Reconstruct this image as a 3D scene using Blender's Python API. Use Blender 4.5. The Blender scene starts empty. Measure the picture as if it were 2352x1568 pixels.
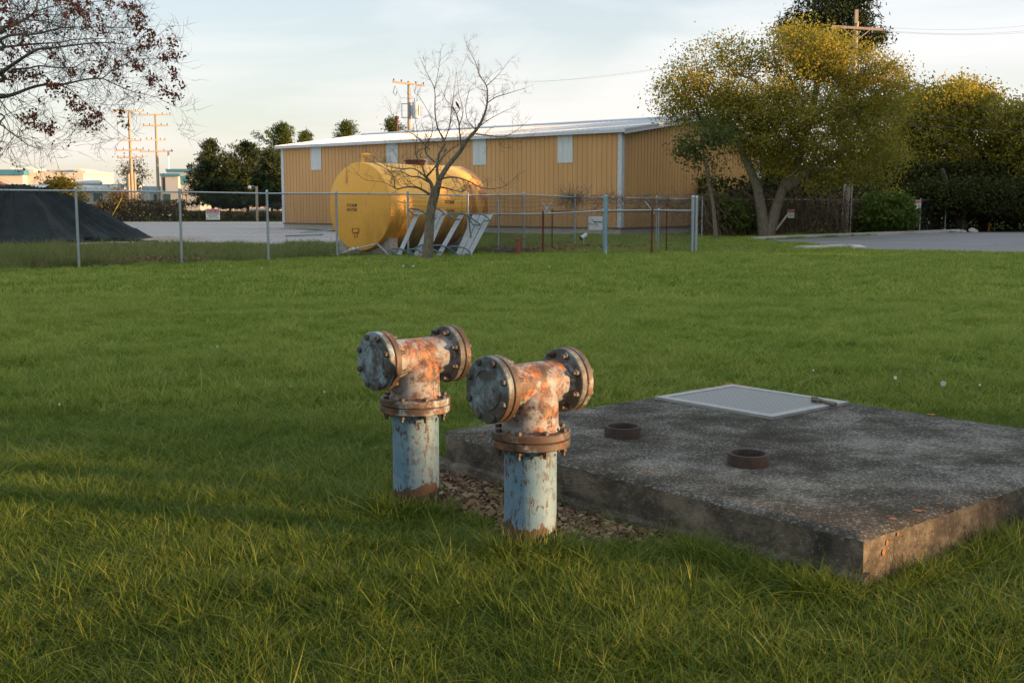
import bpy, math, random
import numpy as np
from mathutils import Vector, Matrix
R = math.radians
rnd = random.Random(7)
rng = np.random.default_rng(7)
scene = bpy.context.scene
COL = scene.collection

# ------------------------------------------------------------------ camera, sky, sun, exposure
PITCH = math.atan(312 / 2613.5)
cam_d = bpy.data.cameras.new('camera'); cam = bpy.data.objects.new('camera', cam_d); COL.objects.link(cam)
cam.location = (0, 0, 1.5); cam.rotation_euler = (R(90) - PITCH, 0, 0)
cam_d.lens = 40; cam_d.sensor_width = 36; cam_d.clip_end = 3000; cam_d.clip_start = .05
scene.camera = cam

SUN_AZ, SUN_EL = R(106), R(6.2)
world = bpy.data.worlds.new('World'); scene.world = world; world.use_nodes = True
def build_world():
    nt = world.node_tree; N = nt.nodes; L = nt.links; N.clear()
    out = N.new('ShaderNodeOutputWorld'); bg = N.new('ShaderNodeBackground'); bg.inputs['Strength'].default_value = 0.10
    sky = N.new('ShaderNodeTexSky'); sky.sky_type = 'NISHITA'; sky.sun_disc = False
    sky.sun_elevation = SUN_EL; sky.sun_rotation = SUN_AZ; sky.altitude = 100; sky.air_density = 1.0; sky.dust_density = 1.0; sky.ozone_density = 2.0
    tc = N.new('ShaderNodeTexCoord')
    mp = N.new('ShaderNodeMapping'); mp.inputs['Scale'].default_value = (1.0, 1.0, 5.5); mp.inputs['Rotation'].default_value = (0, R(-9), R(20))
    no = N.new('ShaderNodeTexNoise'); no.inputs['Scale'].default_value = 2.1; no.inputs['Detail'].default_value = 6; no.inputs['Roughness'].default_value = .52; no.inputs['Distortion'].default_value = .5
    rp = N.new('ShaderNodeValToRGB'); rp.color_ramp.elements[0].position = .42; rp.color_ramp.elements[1].position = .62
    rp.color_ramp.elements[0].color = (.60, .60, .60, 1); rp.color_ramp.elements[1].color = (1, 1, 1, 1)
    # veil of thin high cloud: warmer at the horizon, brightened overhead for fill light
    sep = N.new('ShaderNodeSeparateXYZ')
    vr = N.new('ShaderNodeValToRGB'); e = vr.color_ramp.elements
    e[0].position = 0.0; e[0].color = (3.5, 3.1, 2.75, 1); e[1].position = 1.0; e[1].color = (4.6, 5.0, 5.3, 1)
    for p_, c_ in ((.05, (3.65, 3.42, 3.2)), (.11, (3.58, 3.55, 3.46)), (.18, (3.25, 3.45, 3.6)), (.42, (4.0, 4.4, 4.7))): m = e.new(p_); m.color = (*c_, 1)
    mix = N.new('ShaderNodeMix'); mix.data_type = 'RGBA'
    L.new(tc.outputs['Generated'], mp.inputs['Vector']); L.new(mp.outputs[0], no.inputs['Vector'])
    L.new(no.outputs['Fac'], rp.inputs[0]); L.new(tc.outputs['Generated'], sep.inputs[0]); L.new(sep.outputs['Z'], vr.inputs[0])
    L.new(rp.outputs[0], mix.inputs[0]); L.new(sky.outputs[0], mix.inputs[6]); L.new(vr.outputs[0], mix.inputs[7])
    L.new(mix.outputs[2], bg.inputs['Color']); L.new(bg.outputs[0], out.inputs[0])
build_world()
sun_d = bpy.data.lights.new('sun', 'SUN'); sun = bpy.data.objects.new('sun', sun_d); COL.objects.link(sun)
sun_d.energy = 5.0; sun_d.angle = R(.6); sun_d.color = (1.0, .58, .27)
sdir = Vector((math.sin(SUN_AZ) * math.cos(SUN_EL), math.cos(SUN_AZ) * math.cos(SUN_EL), math.sin(SUN_EL)))
sun.rotation_euler = sdir.to_track_quat('Z', 'Y').to_euler()
sun.location = sdir * 200
vs = scene.view_settings; vs.view_transform = 'Standard'; vs.look = 'None'; vs.gamma = 1; vs.use_curve_mapping = False; vs.exposure = 1.5

# ------------------------------------------------------------------ measuring helpers (sight lines to real positions)
F = 2613.5; cp_, sp_ = math.cos(PITCH), math.sin(PITCH)
def ray(x, y):
    a = (x - 1176) / F; b = (784 - y) / F
    return a, cp_ + b * sp_, -sp_ + b * cp_
def G(x, y, z=0.0):
    r = ray(x, y); t = (z - 1.5) / r[2]; return Vector((r[0] * t, r[1] * t, z))
def V(x, y, Y):
    r = ray(x, y); t = Y / r[1]; return Vector((r[0] * t, Y, 1.5 + r[2] * t))
def PX(d, n=1.0):            # metres spanned by n measured pixels at distance d
    return n * d / F

# ------------------------------------------------------------------ object helpers
def link(o, parent=None):
    COL.objects.link(o)
    if parent is not None: o.parent = parent
    return o
def empty(name, loc=(0, 0, 0), rz=0, label=None, cat=None, group=None):
    o = bpy.data.objects.new(name, None); o.location = loc; o.rotation_euler = (0, 0, rz); o.empty_display_size = .1
    link(o); tag(o, label, cat, group); return o
def tag(o, label=None, cat=None, group=None, kind=None):
    if label: o['label'] = label
    if cat: o['category'] = cat
    if group: o['group'] = group
    if kind: o['kind'] = kind
    return o
def copy_tree(o, parent=None):
    c = o.copy(); COL.objects.link(c); c.parent = parent
    for ch in o.children: copy_tree(ch, c)
    return c
class MB:
    def __init__(s): s.v = []; s.f = []
    def add(s, vs, fs):
        n = len(s.v); s.v += [tuple(v) for v in vs]; s.f += [tuple(i + n for i in f) for f in fs]; return s
    def box(s, c, size, rz=0, mat=None):
        x, y, z = size[0] / 2, size[1] / 2, size[2] / 2
        vs = [Vector((a * x, b * y, d * z)) for a in (-1, 1) for b in (-1, 1) for d in (-1, 1)]
        M = mat if mat is not None else Matrix.Rotation(rz, 3, 'Z')
        vs = [M @ v + Vector(c) for v in vs]
        return s.add(vs, [(0, 1, 3, 2), (4, 6, 7, 5), (0, 4, 5, 1), (2, 3, 7, 6), (0, 2, 6, 4), (1, 5, 7, 3)])
    def tube(s, pts, rad, n=8, cap=True):
        pts = [Vector(p) for p in pts]
        if not hasattr(rad, '__len__'): rad = [rad] * len(pts)
        t0 = (pts[1] - pts[0]).normalized(); u = t0.orthogonal().normalized(); vs = []
        for i, p in enumerate(pts):
            t = (pts[min(i + 1, len(pts) - 1)] - pts[max(i - 1, 0)]).normalized()
            u = (u - t * u.dot(t)); u = u.normalized() if u.length > 1e-6 else t.orthogonal().normalized()
            w = t.cross(u)
            for k in range(n):
                a = 2 * math.pi * k / n; vs.append(p + (u * math.cos(a) + w * math.sin(a)) * rad[i])
        fs = [(i * n + k, i * n + (k + 1) % n, (i + 1) * n + (k + 1) % n, (i + 1) * n + k) for i in range(len(pts) - 1) for k in range(n)]
        if cap: fs += [tuple(range(n - 1, -1, -1)), tuple((len(pts) - 1) * n + k for k in range(n))]
        return s.add(vs, fs)
    def lathe(s, prof, axis=Vector((0, 0, 1)), o=Vector((0, 0, 0)), n=48, caps=True):   # prof: (radius, height along axis)
        axis = Vector(axis).normalized(); u = axis.orthogonal().normalized()
        if abs(axis.z) < .9: u = Vector((0, 0, 1))
        w = axis.cross(u); o = Vector(o); vs = []
        for r, h in prof:
            for k in range(n):
                a = 2 * math.pi * k / n; vs.append(o + axis * h + (u * math.cos(a) + w * math.sin(a)) * r)
        m = len(prof)
        fs = [(i * n + k, i * n + (k + 1) % n, (i + 1) * n + (k + 1) % n, (i + 1) * n + k) for i in range(m - 1) for k in range(n)]
        if caps: fs += [tuple(range(n - 1, -1, -1)), tuple((m - 1) * n + k for k in range(n))]
        return s.add(vs, fs)
    def quad(s, a, b, c, d): return s.add([a, b, c, d], [(0, 1, 2, 3)])
    def build(s, name, mat, parent=None, smooth=False, fix=False, ang=40):
        me = bpy.data.meshes.new(name); me.from_pydata(s.v, [], s.f); me.materials.append(mat)
        if fix:
            import bmesh
            bm = bmesh.new(); bm.from_mesh(me); bmesh.ops.recalc_face_normals(bm, faces=bm.faces); bm.to_mesh(me); bm.free()
        if smooth:
            me.shade_smooth()
            try: me.set_sharp_from_angle(angle=R(ang))
            except Exception: pass
        me.update()
        return link(bpy.data.objects.new(name, me), parent)
def np_mesh(name, V_, nper, mat, parent=None):      # V_: (k*nper,3) unshared polygons of nper verts
    me = bpy.data.meshes.new(name); nv = len(V_); nf = nv // nper
    me.vertices.add(nv); me.vertices.foreach_set('co', np.asarray(V_, dtype=np.float32).ravel())
    me.loops.add(nv); me.loops.foreach_set('vertex_index', np.arange(nv, dtype=np.int32))
    me.polygons.add(nf); me.polygons.foreach_set('loop_start', np.arange(nf, dtype=np.int32) * nper)
    me.materials.append(mat); me.update(calc_edges=True); me.validate()
    return link(bpy.data.objects.new(name, me), parent)
def text_mesh(s, size, mat, name, parent, M, extrude=.002, spacing=1.0, sx=1.0):
    cu = bpy.data.curves.new(name, 'FONT'); cu.body = s; cu.size = size; cu.extrude = extrude; cu.offset = size * .012; cu.align_x = 'CENTER'; cu.align_y = 'CENTER'; cu.space_character = spacing
    ob = bpy.data.objects.new('tmp', cu); COL.objects.link(ob); bpy.context.view_layer.update()
    me = bpy.data.meshes.new_from_object(ob); COL.objects.unlink(ob); bpy.data.objects.remove(ob)
    me.transform(Matrix.Diagonal((sx, 1, 1, 1))); me.transform(M); me.materials.clear(); me.materials.append(mat)
    return link(bpy.data.objects.new(name, me), parent)

# ------------------------------------------------------------------ materials
def newmat(name):
    m = bpy.data.materials.new(name); m.use_nodes = True; nt = m.node_tree
    return m, nt, nt.nodes, nt.links, nt.nodes['Principled BSDF']
def c4(c): return (c[0], c[1], c[2], 1)
def noise(N, L, vec, scale, detail=6, rough=.6, dist=0):
    n = N.new('ShaderNodeTexNoise'); n.inputs['Scale'].default_value = scale; n.inputs['Detail'].default_value = detail
    n.inputs['Roughness'].default_value = rough; n.inputs['Distortion'].default_value = dist
    if vec is not None: L.new(vec, n.inputs['Vector'])
    return n.outputs['Fac']
def ramp(N, L, fac, stops, interp='LINEAR'):
    r = N.new('ShaderNodeValToRGB'); r.color_ramp.interpolation = interp; e = r.color_ramp.elements
    e[0].position, e[0].color = stops[0][0], c4(stops[0][1]); e[1].position, e[1].color = stops[-1][0], c4(stops[-1][1])
    for p, c in stops[1:-1]: k = e.new(p); k.color = c4(c)
    L.new(fac, r.inputs[0]); return r.outputs[0]
def step(N, L, fac, a, b): return ramp(N, L, fac, [(a, (0, 0, 0)), (b, (1, 1, 1))])
def mixc(N, L, fac, a, b, mode='MIX'):
    m = N.new('ShaderNodeMix'); m.data_type = 'RGBA'; m.blend_type = mode
    if hasattr(fac, 'links'): L.new(fac, m.inputs[0])
    else: m.inputs[0].default_value = fac
    for i, q in ((6, a), (7, b)):
        if hasattr(q, 'links'): L.new(q, m.inputs[i])
        else: m.inputs[i].default_value = c4(q)
    return m.outputs[2]
def mth(N, L, op, a, b=None):
    m = N.new('ShaderNodeMath'); m.operation = op
    for i, q in enumerate((a, b)):
        if q is None: continue
        if hasattr(q, 'links'): L.new(q, m.inputs[i])
        else: m.inputs[i].default_value = q
    return m.outputs[0]
def bump(N, L, h, strength, dist, bsdf):
    b = N.new('ShaderNodeBump'); b.inputs['Strength'].default_value = strength; b.inputs['Distance'].default_value = dist
    L.new(h, b.inputs['Height']); L.new(b.outputs[0], bsdf.inputs['Normal'])
def coords(N, L, kind='Object', scale=(1, 1, 1), off=(0, 0, 0)):
    if kind == 'World': o = N.new('ShaderNodeNewGeometry').outputs['Position']
    else: o = N.new('ShaderNodeTexCoord').outputs['Object']
    mp = N.new('ShaderNodeMapping'); mp.inputs['Scale'].default_value = scale; mp.inputs['Location'].default_value = off
    L.new(o, mp.inputs['Vector']); return mp.outputs[0]
def nmat(name, stops, scale=5, detail=6, rough=.8, metal=0, stretch=(1, 1, 1), bmp=.2, bdist=.01, bscale=None, kind='World'):
    m, nt, N, L, B = newmat(name); v = coords(N, L, kind, stretch)
    f = noise(N, L, v, scale, detail); L.new(ramp(N, L, f, stops), B.inputs['Base Color'])
    B.inputs['Roughness'].default_value = rough; B.inputs['Metallic'].default_value = metal
    if bmp: bump(N, L, noise(N, L, v, bscale or scale * 3, 5), bmp, bdist, B)
    return m
def leafmat(name, c1, c2, c3=None, trans=.35, rough=.55):
    m, nt, N, L, B = newmat(name); g = N.new('ShaderNodeNewGeometry'); oi = N.new('ShaderNodeObjectInfo')
    st = [(.0, c1), (1., c2)] if c3 is None else [(.0, c1), (.55, c2), (1., c3)]
    f = mth(N, L, 'ADD', mth(N, L, 'MULTIPLY', g.outputs['Random Per Island'], .6), mth(N, L, 'MULTIPLY', noise(N, L, g.outputs['Position'], .8, 3), .5))
    col = ramp(N, L, f, st); L.new(col, B.inputs['Base Color']); B.inputs['Roughness'].default_value = rough
    B.inputs['Specular IOR Level'].default_value = .12
    tr = N.new('ShaderNodeBsdfTranslucent'); L.new(col, tr.inputs['Color']); mx = N.new('ShaderNodeMixShader'); mx.inputs[0].default_value = trans
    out = [n for n in N if n.type == 'OUTPUT_MATERIAL'][0]
    L.new(B.outputs[0], mx.inputs[1]); L.new(tr.outputs[0], mx.inputs[2]); L.new(mx.outputs[0], out.inputs[0])
    return m
def plain(name, c, rough=.6, metal=0, var=.15, scale=8):
    return nmat(name, [(.3, tuple(x * (1 - var) for x in c)), (.7, tuple(min(1, x * (1 + var)) for x in c))], scale, 5, rough, metal, bmp=.08)

def grassmat():
    m, nt, N, L, B = newmat('grass_blades'); g = N.new('ShaderNodeNewGeometry'); oi = N.new('ShaderNodeObjectInfo')
    big = noise(N, L, coords(N, L, 'World', (.4, 1.9, 1)), 1.1, 5, .6); big2 = noise(N, L, coords(N, L, 'World'), .16, 3)
    f = mth(N, L, 'ADD', mth(N, L, 'MULTIPLY', g.outputs['Random Per Island'], .42), mth(N, L, 'MULTIPLY', oi.outputs['Random'], .36))
    f = mth(N, L, 'ADD', f, mth(N, L, 'MULTIPLY', big, .26)); f = mth(N, L, 'ADD', f, mth(N, L, 'MULTIPLY', big2, .25))
    col = ramp(N, L, f, [(.25, (.022, .050, .004)), (.5, (.062, .118, .010)), (.74, (.135, .205, .022)), (1.0, (.29, .30, .07))])
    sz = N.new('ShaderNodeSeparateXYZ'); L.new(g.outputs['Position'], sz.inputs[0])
    col = mixc(N, L, mth(N, L, 'MULTIPLY', step(N, L, sz.outputs['Z'], .05, .11), .30), col, (.24, .29, .07))  # tan mown tips, also lightened with height to paint in sky light
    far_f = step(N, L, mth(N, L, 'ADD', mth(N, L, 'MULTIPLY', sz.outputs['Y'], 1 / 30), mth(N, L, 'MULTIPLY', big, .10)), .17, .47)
    col = mixc(N, L, far_f, mixc(N, L, 1.0, col, (.74, .70, .62), 'MULTIPLY'), mixc(N, L, 1.0, col, (1.42, 1.34, 1.5), 'MULTIPLY'))  # light painted by distance: near lawn darkened, far lawn lightened as if catching sky
    straw = step(N, L, g.outputs['Random Per Island'], .965, .97); col = mixc(N, L, mth(N, L, 'MULTIPLY', straw, .8), col, (.30, .24, .11))
    L.new(col, B.inputs['Base Color']); B.inputs['Roughness'].default_value = .48; B.inputs['Specular IOR Level'].default_value = .165
    tr = N.new('ShaderNodeBsdfTranslucent'); L.new(col, tr.inputs['Color']); mx = N.new('ShaderNodeMixShader'); mx.inputs[0].default_value = .38
    out = [n for n in N if n.type == 'OUTPUT_MATERIAL'][0]
    L.new(B.outputs[0], mx.inputs[1]); L.new(tr.outputs[0], mx.inputs[2]); L.new(mx.outputs[0], out.inputs[0]); return m

def paintmat(name, p1, p2, rust, chips, streak=0, foot=False, seed=0, dark=.0, top=.5):
    m, nt, N, L, B = newmat(name)
    v = coords(N, L, 'Object', (1, 1, 1), (seed, seed * 1.7, 0)); vz = coords(N, L, 'Object', (1, 1, .45), (seed * 2, seed, 3))
    paint = ramp(N, L, noise(N, L, v, 7, 4), [(.35, p1), (.65, p2)])
    grime = noise(N, L, v, 14, 8, .7); paint = mixc(N, L, step(N, L, grime, .5, .72), paint, tuple(x * .55 for x in p1))
    rcol = ramp(N, L, noise(N, L, v, 22, 8, .7), [(.36, (.020, .012, .008)), (.47, (.070, .028, .013)), (.56, (.19, .064, .016)), (.72, (.33, .125, .030))])
    n1 = mth(N, L, 'ADD', noise(N, L, v, 6, 9, .72, .3), mth(N, L, 'MULTIPLY', mth(N, L, 'SUBTRACT', noise(N, L, v, 70, 6, .8), .5), .30))
    nrm = N.new('ShaderNodeSeparateXYZ'); L.new(N.new('ShaderNodeNewGeometry').outputs['Normal'], nrm.inputs[0])
    n1 = mth(N, L, 'ADD', n1, mth(N, L, 'MULTIPLY', nrm.outputs['Z'], .05 * top))
    mask = step(N, L, n1, rust, rust + .10)
    col = mixc(N, L, mask, paint, rcol)
    n2 = noise(N, L, vz, 46, 9, .72, .3)
    cm = step(N, L, n2, chips, chips + .02)
    if chips < 1:
        big = step(N, L, noise(N, L, v, 6, 3), .38, .56); cm = mth(N, L, 'MULTIPLY', cm, big)
    col = mixc(N, L, cm, col, (.045, .026, .018))
    sm = noise(N, L, v, 120, 4, .7); col = mixc(N, L, step(N, L, sm, .66, .70), col, (.06, .03, .018))
    if dark:
        col = mixc(N, L, mth(N, L, 'MULTIPLY', step(N, L, noise(N, L, v, 11, 8, .7), .5 - dark * .25, .56), .92), col, (.030, .024, .018))
    if foot:
        sp = N.new('ShaderNodeSeparateXYZ'); L.new(N.new('ShaderNodeTexCoord').outputs['Object'], sp.inputs[0])
        h = mth(N, L, 'ADD', sp.outputs['Z'], mth(N, L, 'MULTIPLY', noise(N, L, vz, 12, 7), -.28))
        col = mixc(N, L, step(N, L, mth(N, L, 'MULTIPLY', h, -1), -.03, -.01), col, (.055, .028, .018))
    L.new(col, B.inputs['Base Color']); B.inputs['Roughness'].default_value = .62
    hh = mth(N, L, 'ADD', mth(N, L, 'MULTIPLY', mask, -.3), mth(N, L, 'MULTIPLY', grime, .7)); hh = mth(N, L, 'ADD', hh, mth(N, L, 'MULTIPLY', cm, -.5))
    bump(N, L, hh, .45, .003, B); return m

M = {}
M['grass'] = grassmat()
M['galv'] = nmat('galvanised_steel', [(.3, (.22, .27, .30)), (.7, (.40, .44, .46))], 30, 5, .45, .5, bmp=.1)
M['galv_blue'] = nmat('blue_grey_steel', [(.3, (.13, .24, .30)), (.7, (.22, .36, .42))], 20, 5, .5, .2, bmp=.1)
M['wire'] = nmat('fence_wire', [(.3, (.03, .03, .03)), (.7, (.06, .06, .06))], 10, 3, .9, .0, bmp=0)
M['rust'] = nmat('rusty_steel', [(.3, (.05, .018, .01)), (.6, (.14, .04, .02)), (.8, (.24, .08, .03))], 25, 8, .85, 0, bmp=.3, bdist=.003)
M['white'] = plain('white_trim', (.50, .52, .54), .5)
M['wall'] = nmat('tan_steel_siding', [(.3, (.49, .26, .09)), (.7, (.58, .32, .12))], .6, 6, .55, 0, (1, 1, .3), bmp=.05)
def wallgrime():
    m = M['wall']; nt = m.node_tree; N, L = nt.nodes, nt.links; B = N['Principled BSDF']; src = B.inputs['Base Color'].links[0].from_socket
    sp = N.new('ShaderNodeSeparateXYZ'); L.new(N.new('ShaderNodeNewGeometry').outputs['Position'], sp.inputs[0])
    st = noise(N, L, coords(N, L, 'World', (2.2, 2.2, .18)), 1.3, 7, .65); hgt = mth(N, L, 'ADD', mth(N, L, 'MULTIPLY', sp.outputs['Z'], -.16), st)
    c = mixc(N, L, mth(N, L, 'MULTIPLY', step(N, L, hgt, .22, .52), .35), src, (.22, .13, .06)); c = mixc(N, L, mth(N, L, 'MULTIPLY', step(N, L, st, .55, .75), .22), c, (.30, .19, .10)); L.new(c, B.inputs['Base Color'])
wallgrime()
M['panel'] = nmat('translucent_panel', [(.3, (.45, .47, .47)), (.7, (.62, .64, .64))], 4, 5, .4, 0, (3, 3, .3), bmp=.1)
M['roof'] = nmat('white_roof_sheet', [(.3, (.40, .44, .49)), (.7, (.50, .54, .58))], .5, 5, .5, .0, bmp=.05)
M['conc'] = nmat('pale_concrete', [(.3, (.30, .265, .23)), (.7, (.47, .43, .38))], 12, 8, .9, bmp=.3)
M['wood'] = nmat('weathered_pole_wood', [(.3, (.24, .19, .145)), (.7, (.42, .34, .26))], 6, 6, .85, 0, (6, 6, .5), bmp=.3)
M['bark'] = nmat('grey_bark', [(.3, (.060, .050, .034)), (.52, (.15, .125, .085)), (.75, (.27, .225, .155))], 16, 8, .95, 0, (2.2, 2.2, .35), bmp=1.0, bdist=.02)
M['twig'] = nmat('twig_bark', [(.3, (.075, .058, .045)), (.7, (.17, .125, .10))], 12, 4, .9, bmp=0)
M['bark2'] = nmat('dark_bark', [(.3, (.035, .028, .020)), (.7, (.11, .085, .055))], 8, 6, .95, 0, (2, 2, .4), bmp=.6, bdist=.03)
M['maple_bark'] = nmat('maple_bark', [(.3, (.045, .040, .031)), (.7, (.13, .118, .095))], 14, 6, .9, bmp=.4)
M['black'] = plain('black_paint', (.02, .02, .02), .6)
M['insul'] = plain('dark_insulator', (.05, .04, .04), .3)
M['cable'] = plain('black_cable', (.02, .02, .022), .6)
M['plank'] = nmat('weathered_plank', [(.3, (.33, .36, .39)), (.7, (.50, .53, .56))], 6, 8, .85, 0, (1, 1, 5), bmp=.3, bdist=.004, kind='Object')
M['tube'] = nmat('dull_teal_tube', [(.3, (.055, .10, .12)), (.7, (.14, .21, .24))], 15, 5, .5, .2, bmp=.1)

# ------------------------------------------------------------------ slab frame and lawn masks
SL_O = Vector((1.356, 4.261, 0)); SA = Vector((-.649, .7608, 0)); SB = Vector((.7608, .649, 0)); LA, LB, SH = 2.77, 2.64, .23
def slab_ab(x, y): dx, dy = x - SL_O.x, y - SL_O.y; return dx * SA.x + dy * SA.y, dx * SB.x + dy * SB.y
PIPE_R = Vector((.08, 4.83, 0)); PIPE_L = Vector((-.475, 5.52, 0))

def ground_mats():
    m, nt, N, L, B = newmat('lawn_soil'); v = coords(N, L, 'World')
    c = ramp(N, L, noise(N, L, v, 1.2, 8), [(.3, (.045, .065, .010)), (.7, (.085, .115, .018))])
    L.new(c, B.inputs['Base Color']); B.inputs['Roughness'].default_value = 1; B.inputs['Specular IOR Level'].default_value = .1
    bump(N, L, noise(N, L, v, 30, 6), .6, .03, B); M['ground'] = m
    m, nt, N, L, B = newmat('asphalt'); v = coords(N, L, 'World')
    c = ramp(N, L, noise(N, L, v, 60, 4), [(.3, (.105, .105, .11)), (.7, (.17, .17, .175))])
    vs_ = coords(N, L, 'World', (.25, 1, 1)); w = step(N, L, noise(N, L, vs_, .35, 6), .56, .64)
    c = mixc(N, L, mth(N, L, 'MULTIPLY', w, .45), c, (.06, .08, .09)); L.new(c, B.inputs['Base Color'])
    B.inputs['Roughness'].default_value = .82; bump(N, L, noise(N, L, v, 80, 3), .3, .01, B); M['asphalt'] = m
    m, nt, N, L, B = newmat('gravel'); v = coords(N, L, 'World')
    c = ramp(N, L, noise(N, L, v, 4, 8, .75), [(.3, (.27, .25, .245)), (.7, (.42, .39, .37))])
    vs_ = coords(N, L, 'World', (.12, 1, 1)); w = step(N, L, noise(N, L, vs_, .17, 5), .50, .62)
    c = mixc(N, L, mth(N, L, 'MULTIPLY', w, .5), c, (.14, .15, .17)); L.new(c, B.inputs['Base Color']); B.inputs['Roughness'].default_value = .9
    bump(N, L, noise(N, L, v, 12, 6), .5, .04, B); M['gravel'] = m
ground_mats()

def sheet(name, pts, mat, z, kind='structure'):
    mb = MB(); mb.add([(p[0], p[1], z) for p in pts], [tuple(range(len(pts)))]); o = mb.build(name, mat, fix=True)
    if o.data.polygons[0].normal.z < 0: o.data.flip_normals()
    tag(o, kind=kind); return o
gb = MB(); gb.add([(-1500, -300, 0), (1500, -300, 0), (1500, 2500, 0), (-1500, 2500, 0)], [(0, 1, 2, 3)])
tag(gb.build('ground', M['ground']), kind='structure')
# main fence line (front boundary of the lawn)
FP = [Vector((-17.5, 20.0, 0)), G(182, 618), G(418, 608), G(617, 602), G(775, 592.5), G(938, 590), G(1075, 588)]
def fence_y(x):
    if x <= FP[0].x: return FP[0].y
    for a, b in zip(FP, FP[1:]):
        if a.x <= x <= b.x: return a.y + (b.y - a.y) * (x - a.x) / (b.x - a.x)
    return 1e9
gravel_pts = [G(-900, 575)[:2], G(0, 569)[:2], G(200, 567)[:2], G(420, 562)[:2], G(600, 562)[:2], G(760, 559)[:2], (-4.0, 52), (-9, 63), (-13.9, 73), (-15.4, 75), (-13, 78), (-8, 104), (-20, 106), (-60, 104), (-110, 98), (-110, 50)]
sheet('gravel_yard', gravel_pts, M['gravel'], .004)
asph = [G(1738, 553)[:2], G(1800, 549.5)[:2], G(2000, 541)[:2], G(2180, 533.5)[:2], (36, 66), (60, 66), (60, 30), G(2352, 584)[:2], G(2160, 580)[:2], G(1990, 577.5)[:2], G(1966, 570)[:2], G(1900, 565)[:2], G(1830, 560)[:2], G(1770, 557)[:2]]
sheet('parking_lot', asph, M['asphalt'], .004)
M['lotline'] = plain('worn_white_line', (.50, .50, .50), .8, var=.2)
lines = MB()
p0 = G(1840, 556); p1 = G(2230, 536); ld = (G(1972, 561) - G(1876, 552)); ld.normalize(); ld = Vector((.93, -.37, 0)).normalized()
for k in range(10):
    a = p0.lerp(p1, k / 9.0); ln = 6.5
    n = Vector((-ld.y, ld.x, 0)) * .075
    a = a + ld * .8; b = a + ld * ln
    lines.add([(q.x, q.y, .008) for q in (a - n, b - n, b + n, a + n)], [(0, 1, 2, 3)])
tag(lines.build('parking_line_marking', M['lotline']), kind='structure')
def curb(name, pts, w=.16, h=.13, label=None):
    mb = MB()
    for a, b in zip(pts, pts[1:]):
        d = (b - a); n = Vector((-d.y, d.x, 0)).normalized() * w / 2; k = .02
        vs_ = []
        for q in (a, b): vs_ += [q - n, q + n, q + n * .8 + Vector((0, 0, h)), q - n * .8 + Vector((0, 0, h))]
        mb.add(vs_, [(0, 1, 2, 3), (7, 6, 5, 4), (3, 2, 6, 7), (0, 3, 7, 4), (1, 5, 6, 2)])
    return tag(mb.build(name, M['conc'], fix=True), kind='structure')
curb('kerb', [G(1732, 553) + Vector((0, .2, 0)), G(1800, 549) + Vector((0, .15, 0)), G(1900, 545) + Vector((0, .15, 0)), G(2020, 540) + Vector((0, .15, 0)), G(2120, 536) + Vector((0, .15, 0)), G(2205, 532.5) + Vector((0, .15, 0))], .2, .15)
curb('kerb', [G(1835, 575.5), G(1890, 573), G(1945, 570.5), G(1966, 571.5), G(1978, 577)], .42, .14)

# ------------------------------------------------------------------ grass
def tuft(nb, rad, wid, lmin, lmax, lean, seed, mat, segs=3):
    r = np.random.default_rng(seed); Vv = []; Ff = []
    for i in range(nb):
        a = r.uniform(0, 2 * np.pi); q = rad * np.sqrt(r.uniform()); bx, by = q * np.cos(a), q * np.sin(a)
        yaw = r.uniform(0, 2 * np.pi); ln = r.uniform(lmin, lmax); le = abs(r.normal(0, lean)) + .06; wd = wid * r.uniform(.7, 1.25)
        fy = r.uniform(0, 2 * np.pi); dx, dy = np.cos(yaw), np.sin(yaw); px_, py_ = np.cos(fy), np.sin(fy)
        n0 = len(Vv)
        for k in range(segs + 1):
            t = k / segs; out = ln * (le * t + le * 1.2 * t * t) ; z = ln * t * (1 - .35 * min(1, le) * t); w = wd / 2 * (1 - t ** 1.6)
            cx, cy = bx + dx * out, by + dy * out
            if k < segs: Vv += [(cx - px_ * w, cy - py_ * w, z), (cx + px_ * w, cy + py_ * w, z)]
            else: Vv += [(cx, cy, z)]
        for k in range(segs - 1): b = n0 + 2 * k; Ff.append((b, b + 1, b + 3, b + 2))
        b = n0 + 2 * (segs - 1); Ff.append((b, b + 1, b + 2))
    me = bpy.data.meshes.new('grass_tuft'); me.from_pydata(Vv, [], Ff); me.materials.append(mat); me.shade_smooth()
    return bpy.data.objects.new('grass_tuft', me)
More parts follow.
